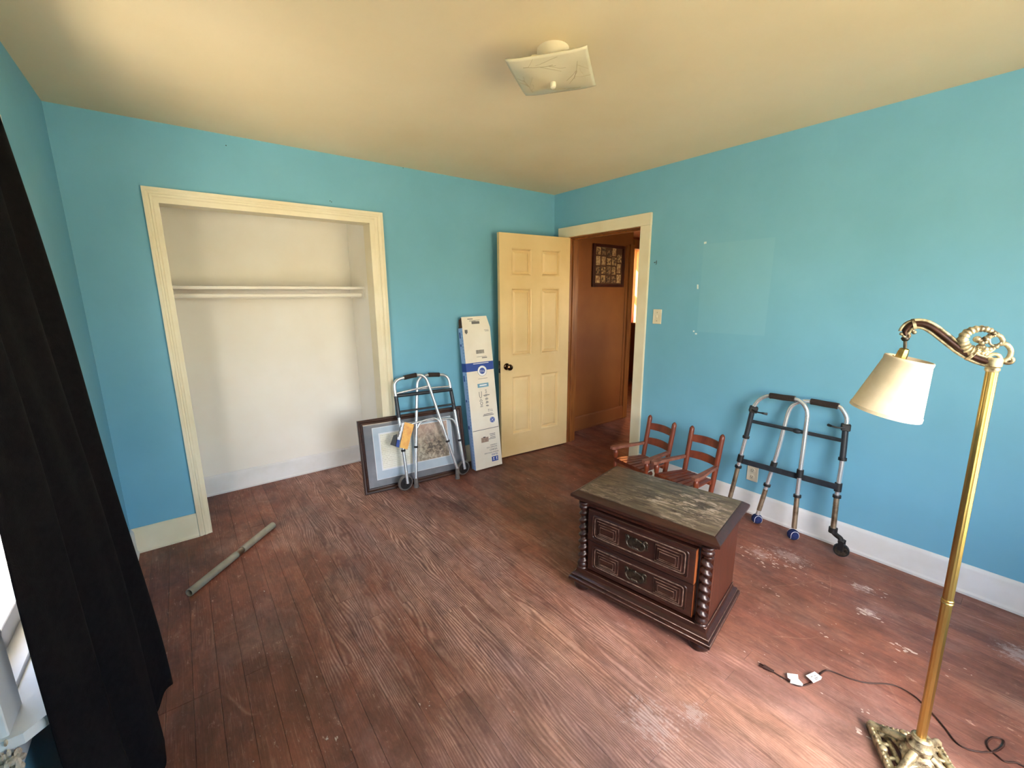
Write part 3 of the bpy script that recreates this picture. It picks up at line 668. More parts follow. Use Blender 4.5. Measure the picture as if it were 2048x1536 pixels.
# ------------------------------------------------------------------ rocking chairs
def rocker(label, loc, rz, first=None):
    if first:
        e = first.copy(); C.objects.link(e); e.location = loc; e.rotation_euler = (0, 0, rz); e['label'] = label
        for ch in first.children:
            c = ch.copy(); C.objects.link(c); c.parent = e
        return e
    e = thing('rocking_chair', label, 'chair', loc, rz, 'small wooden rocking chairs')
    MBt = lambda pts, r, n=12: MB().tube(pts, r, n)
    for s in (-1, 1):
        pts = [lp((s*.112, .075, .045), (s*.118, .165, .56), t) for t in (0, .2, .4, .6, .8, .93, .965, .985, 1)]
        MBt(pts, [.015, .0165, .0175, .0175, .0175, .0175, .0170, .012, .004]).build('back_post', M_CHAIR, parent=e, local=True, sharp=80)
        pts = [(s*.158, -.150, .045), (s*.158, -.150, .12), (s*.158, -.150, .22), (s*.158, -.150, .25), (s*.158, -.150, .26), (s*.158, -.150, .295), (s*.158, -.150, .326)]
        MBt(pts, [.013, .016, .015, .011, .016, .018, .011]).build('front_post', M_CHAIR, parent=e, local=True, sharp=80)
        ring = [(s*.176, -.192, .325), (s*.186, -.168, .325), (s*.180, -.11, .325), (s*.150, .02, .325), (s*.134, .118, .325), (s*.112, .118, .325), (s*.124, .02, .325), (s*.140, -.11, .325), (s*.138, -.175, .325), (s*.150, -.192, .325)]
        if s < 0: ring = ring[::-1]
        MB().poly(ring, (0, 0, .020)).build('arm', M_CHAIRW, parent=e, local=True)
        arc = [(s*.138, y, .018+.42*(y+.0)**2) for y in [-.27+.03*i for i in range(18)]]
        MB().tube(arc, .013, 8, flat=1.5).build('rocker', M_CHAIR, parent=e, local=True, sharp=60)
        MBt([(s*.158, -.150, .12), (s*.114, .086, .115)], .007, 8).build('stretcher', M_CHAIR, parent=e, local=True)
    MBt([(-.158, -.150, .15), (.158, -.150, .15)], .007, 8).build('stretcher', M_CHAIR, parent=e, local=True)
    for k, z in enumerate((.358, .474)):
        hz = .024; vs = []; fs = []; n = 12
        for i in range(n+1):
            t = i/n*2-1; bow = .022*(1-t*t); yy = .075+.09*((z-.045)/.515)
            top = hz+.006*(1-t*t)
            for (dyy, dz) in ((-.005, -hz), (-.005, top), (.005, top), (.005, -hz)): vs.append((t*.112, yy+bow+dyy+.174*dz, z+dz))
        for i in range(n):
            for j in range(4): fs.append((i*4+j, i*4+(j+1) % 4, (i+1)*4+(j+1) % 4, (i+1)*4+j))
        fs += [(0, 1, 2, 3), (n*4+3, n*4+2, n*4+1, n*4)]
        MB().add(vs, fs).build('back_slat', M_CHAIR, parent=e, local=True, sharp=40)
    for i in range(7):
        u = (i-3)/3; xf, xb = u*.138, u*.096; wdt = .017
        ring = [(xf-wdt, -.168, .246), (xf+wdt, -.168, .246), (xb+wdt*.78, .100, .232), (xb-wdt*.78, .100, .232)]
        MB().poly(ring, (0, 0, .010)).build('seat_slat', M_CHAIR, parent=e, local=True)
    MB().box((-.165, -.162, .222), (.165, -.140, .246), .003).build('seat_rail', M_CHAIR, parent=e, local=True)
    MB().box((-.115, .070, .208), (.115, .090, .232), .003).build('seat_rail', M_CHAIR, parent=e, local=True)
    return e
rc = rocker('small red-brown wooden rocking chair beside the door casing', (-.315, -1.385, .005), -PI/2-.14)
rocker('small red-brown wooden rocking chair beside the walker with blue tennis balls', (-.318, -1.752, .005), -PI/2-.10, rc)

# ------------------------------------------------------------------ walkers
def ring_on(mb, p, d, r, h): mb.lathe([(r*.6, -h/2), (r, -h/2), (r, h/2), (r*.6, h/2)], 14, M=align_z(p, d))
def along(path, q):                              # nearest point and tangent on a path
    b = min(range(len(path)), key=lambda i: (path[i]-q).length); a = path[max(b-1, 0)]; c = path[min(b+1, len(path)-1)]
    return path[b], (c-a).normalized()

def sub(path, a, b):
    ia = min(range(len(path)), key=lambda i: (path[i]-a).length); ib = min(range(len(path)), key=lambda i: (path[i]-b).length)
    if ia > ib: ia, ib = ib, ia
    return path[ia:ib+1]

# right-hand walker: folded, feet out from the wall, handles against it
wk = thing('folding_walker', 'folded aluminium walker with blue tennis balls leaning on the blue wall', 'walker', (-.12, -2.25, 0))
def wp(x, y, off=0.0): return onp(x, y, (-.125-off, 0, 0), Vector((1, 0, -.085)).normalized())
U1 = smooth([wp(x, y, .028) for x, y in ((1463, 984), (1492, 874), (1505, 822), (1513, 806), (1524, 796), (1540, 791.5), (1565, 795), (1590, 798), (1600, 802), (1610, 812), (1615, 829), (1611, 864), (1597, 970), (1593, 1007), (1588, 1056))], 8)
d0 = (U1[0]-U1[9]).normalized(); ext = U1[0]+d0*((U1[0].z-.05)/-d0.z); U1 = [ext]+U1
U2 = smooth([wp(x, y) for x, y in ((1514.5, 1031), (1534, 970), (1554, 908), (1568.5, 854), (1578, 822), (1588, 809), (1603, 803), (1622, 803), (1650, 808), (1677, 813), (1687, 822), (1694, 838), (1691, 859), (1685, 918), (1675, 983), (1666, 1060))], 8)
for Uq, ga, gb, lows in ((U1, (1541, 792), (1589, 798), None), (U2, (1623, 803), (1676, 813), None)):
    off = .028 if Uq is U1 else 0
    fr = MB().tube(Uq, .0127, 14).build('side_frame', M_ALU, parent=wk, sharp=80)
    g = sub(Uq, wp(*ga, off), wp(*gb, off)); MB().tube(g, .0185, 14).build('hand_grip', M_FOAM, parent=wk, sharp=60)
for (xa, ya, xb, yb, Uq, off) in ((1477, 936, 1463, 984, U1, .028), (1595, 993, 1588, 1056, U1, .028), (1533, 975, 1516, 1022, U2, 0), (1673, 995, 1666, 1060, U2, 0)):
    a = along(Uq, wp(xa, ya, off))[0]; b = along(Uq, wp(xb, yb, off))[0]
    if xb == 1463: b = U1[0]
    MB().tube([a, b], .0142, 14).build('leg_extension', M_ALUD, parent=wk, sharp=80)
for (xa, ya, xb, yb, Uq, off) in ((1505, 824, 1494, 872, U1, .028), (1692, 855, 1684, 920, U2, 0)):
    MB().tube(sub(Uq, wp(xa, ya, off), wp(xb, yb, off)), .0155, 14).build('sleeve', M_DARKTUBE, parent=wk, sharp=80)
for (x, y, Uq, off) in ((1477, 936, U1, .028), (1595, 993, U1, .028), (1533, 973, U2, 0), (1673, 995, U2, 0), (1494, 873, U1, .028), (1684, 921, U2, 0)):
    p, t = along(Uq, wp(x, y, off)); mb = MB(); ring_on(mb, p, t, .021, .016); mb.build('collar', M_BLACKP, parent=wk)
br = MB().tube([wp(1506, 843, .012), wp(1684, 881, .006)], .0115, 12); br.ball(wp(1594, 862, .01), .018, (1, 1.6, .9), 12, 8)
br.build('upper_brace', M_DARKTUBE, parent=wk)
a, b = wp(1482, 921, .016), wp(1675, 974, .012); ax = (b-a).normalized(); nn = Vector((-1, 0, .085)).normalized(); uu = nn.cross(ax).normalized()
if uu.z < 0: uu = -uu
MB().poly([a-uu*.017, b-uu*.017, b+uu*.017, a+uu*.017], nn*.008).build('lower_brace', M_DARKTUBE, parent=wk, smooth=False)
for (x, y, Uq, off) in ((1482, 917, U1, .028), (1547, 933, U2, 0), (1599, 953, U1, .028), (1675, 974, U2, 0)):
    p, t = along(Uq, wp(x, y, off)); mb = MB(); ring_on(mb, p, t, .0185, .05); mb.build('brace_clamp', M_BLACKP, parent=wk)
for (x, y, lx, ly, Uq, off) in ((1504, 819, 1534, 828, U1, .028), (1694, 856, 1657, 850, U2, 0)):
    p, t = along(Uq, wp(x, y, off)); q = wp(lx, ly, off+.03); mb = MB()
    M_ = align_z(p, t); mb.box((-.022, -.026, -.02), (.022, .022, .02), .004, M=M_)
    mb.tube(smooth([p+nn*.02, lp(p, q, .35)+nn*.028-Vector((0, 0, .004)), lp(p, q, .8)+nn*.02, q], 4), [.005]*8+[.007]*3+[.0085]*2, 8)
    mb.build('fold_latch', M_BLACKP, parent=wk)
for (x, y, Uq, off) in ((1515, 1032, U2, 0), (1587, 1066, U1, .028)):
    e_ = U2[0] if Uq is U2 else U1[-1]; c = Vector((e_.x, e_.y, .0335)); 
    bl = MB().ball(c, .033, u=24, v=16).build('tennis_ball', M_BLUEBALL, parent=wk, sharp=80)
    seam = []
    for i in range(49):
        t = 2*PI*i/48; v = Vector((math.cos(t)+.35*math.cos(3*t), math.sin(t)-.35*math.sin(3*t), .95*math.sin(2*t))).normalized(); seam.append(c+v*.0332)
    MB().tube(seam[:-1], .0011, 6, closed=True).build('seam', M_WPAPER, parent=bl, sharp=80)
e_ = U1[0]; MB().ball(Vector((e_.x, e_.y, .0335)), .033, u=24, v=16).build('tennis_ball', M_BLUEBALL, parent=wk, sharp=80)
# caster on the fourth leg
e_ = U2[-1]; cst = wp(1686, 1100, 0); cw = Vector((e_.x-.012, e_.y-.055, .0405))
mb = MB(); ring_on(mb, e_, Vector((0, 0, 1)), .022, .03); mb.tube(smooth([e_-Vector((0, 0, .01)), e_+Vector((-.004, -.02, -.022)), Vector((cw.x, cw.y+.012, e_.z-.03)), Vector((cw.x, cw.y+.008, e_.z-.05))], 5), .014, 10)
mb.box((cw.x-.022, cw.y-.012, cw.z), (cw.x-.016, cw.y+.016, cw.z+.06), .002).box((cw.x+.016, cw.y-.012, cw.z), (cw.x+.022, cw.y+.016, cw.z+.06), .002).box((cw.x-.022, cw.y-.006, cw.z+.048), (cw.x+.022, cw.y+.018, cw.z+.062), .002)
mb.build('caster_fork', M_BLACKP, parent=wk)
def wheel(parent, c, ax, r, wd, name='wheel', tyre=M_RUBBER, hub=M_BLACKP):
    M_ = align_z(c, ax)
    wh = MB().lathe([(r*.80, -wd/2), (r*.94, -wd/2), (r, -wd*.3), (r, wd*.3), (r*.94, wd/2), (r*.80, wd/2)], 28, M=M_).build(name, tyre, parent=parent, sharp=40)
    mb = MB().lathe([(r*.80, -wd*.53), (r*.80, wd*.53)], 24, M=M_).lathe([(r*.24, -wd*.75), (r*.28, -wd*.6), (r*.28, wd*.6), (r*.24, wd*.75)], 16, M=M_)
    for i in range(5):
        mb.box((r*.22, -r*.07, -wd*.62), (r*.76, r*.07, wd*.62), 0, M=M_ @ Matrix.Rotation(2*PI*i/5, 4, 'Z'))
    mb.build('hub', hub, parent=wh)
    return wh
wheel(wk, cw, (1, .25, 0), .039, .024, tyre=M_BLACKP, hub=M_ANTIQUE)

# left-hand walker: folded, in front of the framed print
wl = thing('folding_walker', 'folded aluminium walker with grey wheels and an orange tag before the framed print', 'walker', (-1.49, -.22, 0))
N2 = Vector((.10, 1, -.20)).normalized()
def vp(x, y, off=0.0): return onp(x, y, (-1.74, -.225-off, 0), N2)
O1 = .030
V1 = smooth([vp(x, y, O1) for x, y in ((815.5, 967), (806.6, 901), (797.8, 835), (791, 788), (789, 771), (792, 763), (799, 758), (808, 755.5), (821, 752.5), (834, 750), (842, 750), (849, 754), (854, 761), (860.6, 779), (872, 813), (895.5, 882), (914.5, 937))], 8)
V2 = smooth([vp(x, y) for x, y in ((832, 957), (832, 893.6), (833, 833), (834, 788.6), (834.5, 768), (837, 760), (842, 754.4), (849, 751.5), (855, 750), (867, 749.5), (880, 749.5), (887, 750), (894, 754), (898, 762), (901, 776), (907.5, 812), (919.6, 880), (929.5, 938))], 8)
for Vq, ga, gb, off in ((V1, (808, 755), (833, 750), O1), (V2, (856, 750), (879, 749.5), 0)):
    MB().tube(Vq, .0125, 12).build('side_frame', M_ALU, parent=wl, sharp=80)
    MB().tube(sub(Vq, vp(*ga, off), vp(*gb, off)), .018, 12).build('hand_grip', M_FOAM, parent=wl, sharp=60)
for (xa, ya, xb, yb, Vq, off) in ((792, 791, 797, 834, V1, O1), (902, 778, 908.4, 816, V2, 0)):
    MB().tube(sub(Vq, vp(xa, ya, off), vp(xb, yb, off)), .0155, 12).build('sleeve', M_DARKTUBE, parent=wl, sharp=80)
for a, b, off, r, mt, nm in (((793, 787), (857, 772), O1, .0085, M_ALU, 'side_rail'), ((838, 778), (900, 772.5), 0, .0085, M_ALU, 'side_rail'),
                             ((792, 792), (903, 779), .015, .0145, M_DARKTUBE, 'upper_brace'), ((797, 824), (907, 808), .012, .0085, M_DARKTUBE, 'lower_brace')):
    MB().tube([vp(*a, off), lp(vp(*a, off), vp(*b, off), .5), vp(*b, off)], r, 10).build(nm, mt, parent=wl, sharp=60)
for pts, off in ((((800, 852), (812, 851), (827, 847), (848, 841), (866, 836.5), (875, 839), (880, 845), (884, 853)), O1),
                 (((832.5, 862), (836, 853), (840, 846), (850, 842), (868, 839), (884, 838), (900, 837), (907, 841), (911, 847), (914, 854)), 0)):
    MB().tube(smooth([vp(x, y, off) for x, y in pts], 5), .008, 10).build('side_rail', M_ALU, parent=wl, sharp=80)
for (x, y, Vq, off) in ((806.5, 901, V1, O1), (832, 894, V2, 0), (895, 881, V1, O1), (919.6, 880, V2, 0)):
    p, t = along(Vq, vp(x, y, off)); mb = MB(); ring_on(mb, p, t, .0165, .016); mb.build('collar', M_BLACKP, parent=wl)
for e_, t in ((V1[-1], None), (V2[0], None)):
    mb = MB().lathe([(.020, 0), (.021, .006), (.017, .03), (.015, e_.z+.004)], 16, M=Matrix.Translation((e_.x, e_.y, 0))); mb.build('rubber_foot', M_RUBBER, parent=wl)
for e_, dxx in ((V1[0], -.006), (V2[-1], 0)):
    wheel(wl, Vector((e_.x+dxx, e_.y+.028 if e_ is V1[0] else e_.y+.026, .0625)), (.10, -1, 0), .062, .024)
# hanging tag booklet
tg = thing('tag_booklet', 'orange instruction booklet hanging from the walker beside the framed print', 'booklet', vp(813, 898, .06))
def tquad(px, off, d, mt, nm):
    ring = [vp(x, y, off) for x, y in px]; return MB().poly(ring, N2*d).build(nm, mt, parent=tg, smooth=False)
tquad(((809.5, 844), (828.5, 849), (815, 899), (799.5, 895)), .060, .002, M_ORANGE, 'cover')
tquad(((804, 846), (808.5, 845), (800, 880), (794.5, 878)), .062, .002, M_WPAPER, 'cover_strip')
tquad(((794.5, 879), (800, 880.5), (797.8, 895), (791.8, 893.5)), .062, .002, M_INKBLUE, 'blue_block')
tquad(((787, 871), (794.5, 868), (794.5, 894), (780.5, 889.5)), .052, .002, M_BLACKP, 'back_card')
MB().tube([vp(808, 845, .058), vp(806, 842, .05), vp(803, 846, .045), vp(801, 851, .03)], .0012, 6).build('tie', M_WPAPER, parent=tg)
# bold lettering strip on the white band
q0, q1 = vp(802, 851, .0625), vp(796.5, 874, .0625); mb = MB(); nrm = -N2; axs = (q1-q0).normalized(); per = nrm.cross(axs)
for i in range(9):
    p = lp(q0, q1, (i+.5)/9); h = .006; mb.box((-.0035, -h, 0), (.0035, h*(.4 if i % 3 else 1), .0006), 0, M=Matrix.Translation(p) @ Matrix((axs, per, nrm)).transposed().to_4x4())
mb.build('lettering', M_INKBLACK, parent=tg, smooth=False)
# ------------------------------------------------------------------ framed print leaning by the closet
FA = Vector((-2.044, -.112, .0)); fphi, fth, FWD, FHT = -.1030, .150, .869, .578
fe = Vector((math.cos(fphi), math.sin(fphi), 0)); fn = Vector((-math.sin(fphi), math.cos(fphi), 0))
fu = fn*math.sin(fth)+Vector((0, 0, 1))*math.cos(fth); fb = fe.cross(fu)      # fb: out of the front (towards the viewer)
if fb.y > 0: fb = -fb
pf_ = thing('framed_print', 'large brown framed print with grey mat leaning by the closet', 'picture', FA)
FM = Matrix((fe, -fb, fu)).transposed().to_4x4(); FM.translation = FA          # x along, y into the wall, z up the frame
pf_.matrix_world = FM; pf_.location = FA; pf_.rotation_euler = FM.to_euler()
def fbox(x0, x1, y0, y1, z0, z1, nm, mt, bev=0, par=None): return MB().box((x0, y0, z0), (x1, y1, z1), bev).build(nm, mt, parent=par or pf_, local=True, smooth=bool(bev))
fw = .040
prof = [(0, .026), (0, .002), (.006, -.002), (.016, .000), (.024, .006), (.030, .004), (.036, .006), (.040, .012), (.040, .026)]
mb = MB(); vs = []; k = len(prof)
for ins, y in prof: vs += [(ins, y, ins), (FWD-ins, y, ins), (FWD-ins, y, FHT-ins), (ins, y, FHT-ins)]
fs = [(i*4+j, i*4+(j+1) % 4, (i+1)*4+(j+1) % 4, (i+1)*4+j) for i in range(k-1) for j in range(4)]
mb.add(vs, fs).build('frame', M_FRAMEW, parent=pf_, local=True, sharp=20)
fbox(.02, FWD-.02, .020, .025, .02, FHT-.02, 'backing', M_KRAFT)
fbox(.036, FWD-.036, .0165, .0195, .036, FHT-.036, 'outer_mat', M_MATGREY)
fbox(.105, FWD-.105, .0150, .0164, .092, FHT-.072, 'mat_edge', M_WPAPER)
fbox(.109, FWD-.109, .0140, .0149, .096, FHT-.076, 'inner_mat', M_MATPALE)
fbox(.150, .405, .0128, .0139, .160, FHT-.120, 'paper_border', M_WPAPER)
fbox(.160, .398, .0118, .0127, .170, FHT-.130, 'written_page', M_SCRIPT)
fbox(.425, FWD-.140, .0128, .0139, .165, FHT-.100, 'paper_border', M_WPAPER)
fbox(.431, FWD-.146, .0118, .0127, .171, FHT-.106, 'engraving', M_PRINT)
def glass_mat():
    M, nt, b = newmat('picture glass'); nt.nodes.remove(b); out = nt.nodes['Material Output']
    t = nd(nt, 'ShaderNodeBsdfTransparent'); g = nd(nt, 'ShaderNodeBsdfGlossy'); g.inputs['Roughness'].default_value = .04
    fr = schlick(nt); mx = nd(nt, 'ShaderNodeMixShader')
    lk(nt, fr, mx.inputs[0]); lk(nt, t.outputs[0], mx.inputs[1]); lk(nt, g.outputs[0], mx.inputs[2]); lk(nt, mx.outputs[0], out.inputs[0]); return M
M_GLASS = glass_mat()
fbox(.036, FWD-.036, .0085, .0105, .036, FHT-.036, 'glazing', M_GLASS)

# ------------------------------------------------------------------ long carton
CW_, CT_, CLN = .266, .078, 1.235
b0 = Vector((-1.129, -.262, 0)); bang = -.085; lean = .118; roll = -.018
be = Vector((math.cos(bang), math.sin(bang), 0)); bnn = Vector((-math.sin(bang), math.cos(bang), 0))
bu = (bnn*math.sin(lean)+Vector((0, 0, 1))*math.cos(lean)+be*roll).normalized(); be = (be-bu*be.dot(bu)).normalized(); bd = bu.cross(be)
bd = bd if bd.y > 0 else -bd
BM = Matrix((be, bd, bu)).transposed().to_4x4()
zmin = min((BM @ Vector((x, y, 0))).z for x in (0, CW_) for y in (0, CT_)); b0.z = -zmin+.0008
BM.translation = b0
ct = thing('lamp_tube_carton', 'tall white and blue lamp tube carton leaning upside down on the wall', 'box', b0); ct.rotation_euler = BM.to_euler()
def cbx(lo, hi, nm, mt, bev=0, par=None): return MB().box(lo, hi, bev).build(nm, mt, parent=par or ct, local=True, smooth=bool(bev))
t_ = .004
mb = MB().box((0, 0, 0), (CW_, t_, CLN)).box((CW_-t_, t_, 0), (CW_, CT_, CLN)).box((t_, CT_-t_, 0), (CW_-t_, CT_, CLN)).box((t_, t_, 0), (CW_-t_, CT_-t_, t_))
mb.build('carton_body', M_CARTON, parent=ct, local=True, smooth=False)
cbx((-.0006, .0005, .001), (t_, CT_, CLN), 'side_panel', M_CARTONBLUE)
# open top: front flap standing up, brown inside, side flaps
Mf = Matrix.Translation((0, .002, CLN)) @ Matrix.Rotation(math.radians(-6), 4, 'X')
fl_ = MB().poly([Mf @ Vector(p) for p in ((.002, 0, 0), (CW_-.001, 0, 0), (CW_-.020, 0, .092), (.006, 0, .092))], (0, .003, 0)).build('top_flap', M_CARTON, parent=ct, local=True, smooth=False)
MB().poly([(.001, .006, CLN), (.001, CT_-.004, CLN), (.018, CT_-.012, CLN+.085), (.018, .012, CLN+.085)], (.003, 0, 0)).build('side_flap', M_KRAFT, parent=ct, local=True, smooth=False)
MB().poly([(CW_-.004, .006, CLN), (CW_-.004, CT_-.004, CLN), (CW_-.022, CT_-.012, CLN+.07), (CW_-.022, .012, CLN+.07)], (.003, 0, 0)).build('side_flap', M_KRAFT, parent=ct, local=True, smooth=False)
MB().poly([(.004, CT_-.006, CLN), (CW_-.004, CT_-.006, CLN), (CW_-.012, CT_-.004, CLN+.075), (.012, CT_-.004, CLN+.075)], (0, .003, 0)).build('rear_flap', M_KRAFT, parent=ct, local=True, smooth=False)
# print (flat) on the front, y = -tiny; the carton stands upside down so its lettering is turned
TX = lambda u, v: Matrix.Translation((u, -.0006, v)) @ Matrix.Rotation(PI/2, 4, 'X') @ Matrix.Rotation(PI, 4, 'Z')
def ptext(body, u, v, size, mt, al='CENTER'): text_mb(body, size, TX(u, v), .0003, al).build('lettering', mt, parent=ct, local=True, smooth=False)
def prect(u0, u1, v0, v1, mt, nm='print_block', y=-.0005): return cbx((u0, y, v0), (u1, .0002, v1), nm, mt)
prect(.0, CW_, .862, .935, M_INKBLUE, 'blue_band')
prect(.004, CW_-.004, .344, .349, M_INKGREY, 'fold_line')
cbx((-.0012, .0, .862), (.0, CT_, .935), 'blue_band', M_INKBLUE)
mb = MB()
for i in range(46):
    v = .03+i*.026
    if .84 < v < .945: continue
    mb.box((-.0011, .004, v), (0, .024+.006*((i*7) % 3), v+.012))
mb.build('side_print', pm('pale blue side print', srgb(150, 178, 222), srgb(136, 166, 212), 8, .6), parent=ct, local=True, smooth=False)['kind'] = 'stuff'
mb = MB()
for v, h in ((.36, .03), (.60, .02), (.78, .05), (1.15, .05), (1.08, .02)): mb.box((-.0012, .045, v), (0, .066, v+h))
mb.build('side_print', M_INKBLUE, parent=ct, local=True, smooth=False)['kind'] = 'stuff'
# T12 roundel
def disc(u, v, r, mt, y, nm='roundel', n=32, r2=None):
    mb = MB().lathe([(r, 0), (r, .0003)], n, M=Matrix.Translation((u, y, v)) @ Matrix.Rotation(PI/2, 4, 'X')); return mb.build(nm, mt, parent=ct, local=True, smooth=False)
disc(.150, .858, .046, M_INKBLACK, -.0006); disc(.150, .858, .044, M_INKWHITE, -.001); disc(.150, .858, .027, M_INKBLUE, -.0014)
text_mb('T12', .026, Matrix.Translation((.150, -.0018, .858)) @ Matrix.Rotation(PI/2, 4, 'X') @ Matrix.Rotation(PI, 4, 'Z'), .0003).build('lettering', M_INKWHITE, parent=ct, local=True, smooth=False)
for (u0, u1, v) in ((.07, .22, .922),): prect(u0, u1, v, v+.005, M_INKWHITE, 'small_print', -.0009)
prect(.105, .195, .790, .793, M_INKGREY, 'small_print')
prect(.092, .200, .716, .750, M_INKTEAL, 'teal_label'); prect(.110, .182, .728, .739, M_INKWHITE, 'small_print', -.0009)
# pictograms: bent tube, ring, and short lines of copy
mb = MB().tube(smooth([(.100, -.001, .680), (.101, -.001, .645), (.107, -.001, .628), (.113, -.001, .626), (.119, -.001, .632), (.123, -.001, .65), (.124, -.001, .682)], 5), .0022, 6)
mb.tube([(.114+.011*math.cos(2*PI*i/20), -.001, .578+.013*math.sin(2*PI*i/20)) for i in range(20)], .0022, 6, closed=True)
for (u, v, wd, h) in ((.100, .604, .022, .003), (.104, .612, .016, .003), (.098, .620-.024, .008, .006), (.118, .598, .008, .005), (.100, .556, .024, .003), (.100, .546, .006, .006), (.112, .544, .005, .010), (.120, .548, .008, .003)):
    mb.box((u, -.001, v), (u+wd, 0, v+h))
mb.build('pictogram', M_INKGREY, parent=ct, local=True)
mb = MB()
for (u, v, wd, h) in ((.160, .685, .014, .005), (.164, .674, .012, .004), (.161, .664, .014, .005), (.156, .650, .024, .003), (.140, .640, .060, .006), (.146, .633, .03, .004), (.160, .618, .018, .003), (.154, .608, .030, .006), (.156, .600, .022, .004), (.160, .586, .018, .003), (.158, .576, .026, .007), (.156, .570, .018, .003), (.156, .552, .022, .004), (.160, .545, .024, .005)):
    mb.box((u, -.001, v), (u+wd, 0, v+h))
mb.build('small_print', M_INKGREY, parent=ct, local=True, smooth=False)
ptext('T12', .195, .508, .030, M_INKGREY); prect(.125, .215, .474, .479, M_INKGREY, 'small_print'); prect(.118, .225, .462, .468, M_INKGREY, 'small_print')
# round scrolled emblem
disc(.206, .418, .026, M_INKBLUE, -.0008, 'emblem')
mb = MB()
for kx in range(4):
    a0 = kx*PI/2; pts = []
    for i in range(17):
        a = a0+.35+i*.30; r = .019-.0010*i; pts.append((.206+.008*math.cos(a0)+r*.5*math.cos(a), -.0013, .418+.008*math.sin(a0)+r*.5*math.sin(a)))
    mb.tube(pts, .0011, 5)
mb.tube([(.206+.0225*math.cos(2*PI*i/28), -.0013, .418+.0225*math.sin(2*PI*i/28)) for i in range(28)], .0009, 5, closed=True)
mb.build('emblem_scroll', M_INKWHITE, parent=ct, local=True)
# care panel
prect(.078, .150, .232, .275, pm('brown print', srgb(172, 146, 128), srgb(142, 116, 100), 60, .6), 'small_picture'); prect(.098, .122, .272, .281, M_INKBLACK, 'small_picture')
for v, u0 in ((.292, .165), (.278, .170), (.262, .168), (.250, .150)): prect(u0, .222, v, v+.005, M_INKGREY, 'small_print')
ptext('CUIDADO', .196, .196, .015, M_INKGREY); ptext('MANEJESE CON', .176, .178, .015, M_INKGREY); ptext('VIDRIO', .190, .155, .024, M_INKGREY)
ptext('HANDLE WITH CARE', .168, .130, .015, M_INKGREY); ptext('GLASS', .198, .108, .022, M_INKBLUE)
prect(.165, .230, .045, .088, M_INKBLUE, 'care_symbols')
mb = MB()
for u in (.175, .205): mb.box((u, -.0012, .056), (u+.018, 0, .060)).box((u+.007, -.0012, .060), (u+.010, 0, .070)).box((u+.003, -.0012, .070), (u+.015, 0, .080))
mb.build('care_symbols', M_INKWHITE, parent=ct, local=True, smooth=False)
# upper panel: bar codes and shield
def barcode(u0, u1, v0, v1, seed):
    q = random.Random(seed); mb = MB(); u = u0
    while u < u1: d = q.choice((.0008, .0014, .002)); mb.box((u, -.0008, v0), (min(u+d, u1), 0, v1)); u += d+q.choice((.0009, .0014))
    mb.build('bar_code', M_INKGREY, parent=ct, local=True, smooth=False)
barcode(.108, .186, 1.008, 1.040, 2); prect(.110, .205, .980, .983, M_INKGREY, 'small_print'); prect(.160, .210, .966, .974, M_INKGREY, 'small_print'); prect(.192, .212, 1.00, 1.05, M_CARTON, 'small_print')
MB().poly([(.020, -.0006, 1.218), (.046, -.0006, 1.218), (.046, -.0006, 1.194), (.033, -.0006, 1.180), (.020, -.0006, 1.194)], (0, .0006, 0)).build('shield_mark', M_INKGREY, parent=ct, local=True, smooth=False)
prect(.205, .250, 1.205, 1.208, M_INKGREY, 'small_print'); prect(.212, .250, 1.195, 1.198, M_INKGREY, 'small_print')
mb = MB()
for (u, v, wd, h) in ((.095, .028, .075, .022), (.075, .050, .06, .003), (.075, .058, .10, .003), (.060, .068, .05, .007)):
    ring = [Mf @ Vector(p) for p in ((u, -.0008, v), (u+wd, -.0008, v), (u+wd, -.0008, v+h), (u, -.0008, v+h))]; mb.poly(ring, (0, .0008, 0))
mb.build('small_print', M_INKGREY, parent=ct, local=True, smooth=False)

# ------------------------------------------------------------------ bridge floor lamp
LX, LY = -1.292, -3.133
lm = thing('floor_lamp', 'brass bridge floor lamp with a tilted cream shade and cornucopia ornament', 'lamp', (LX, LY, 0))
LDIR = Vector((-.092, .323, 0)).normalized(); SHR = .020; LN = LDIR.cross(Vector((0, 0, 1)))
def lpnt(x, y, out=0.0): return onp(x, y, (LX, LY+SHR*1.32, 0), LN)+LN*out
sc_ = lambda cx, cy: (1700+cx*.1699, 620+cy*.17)
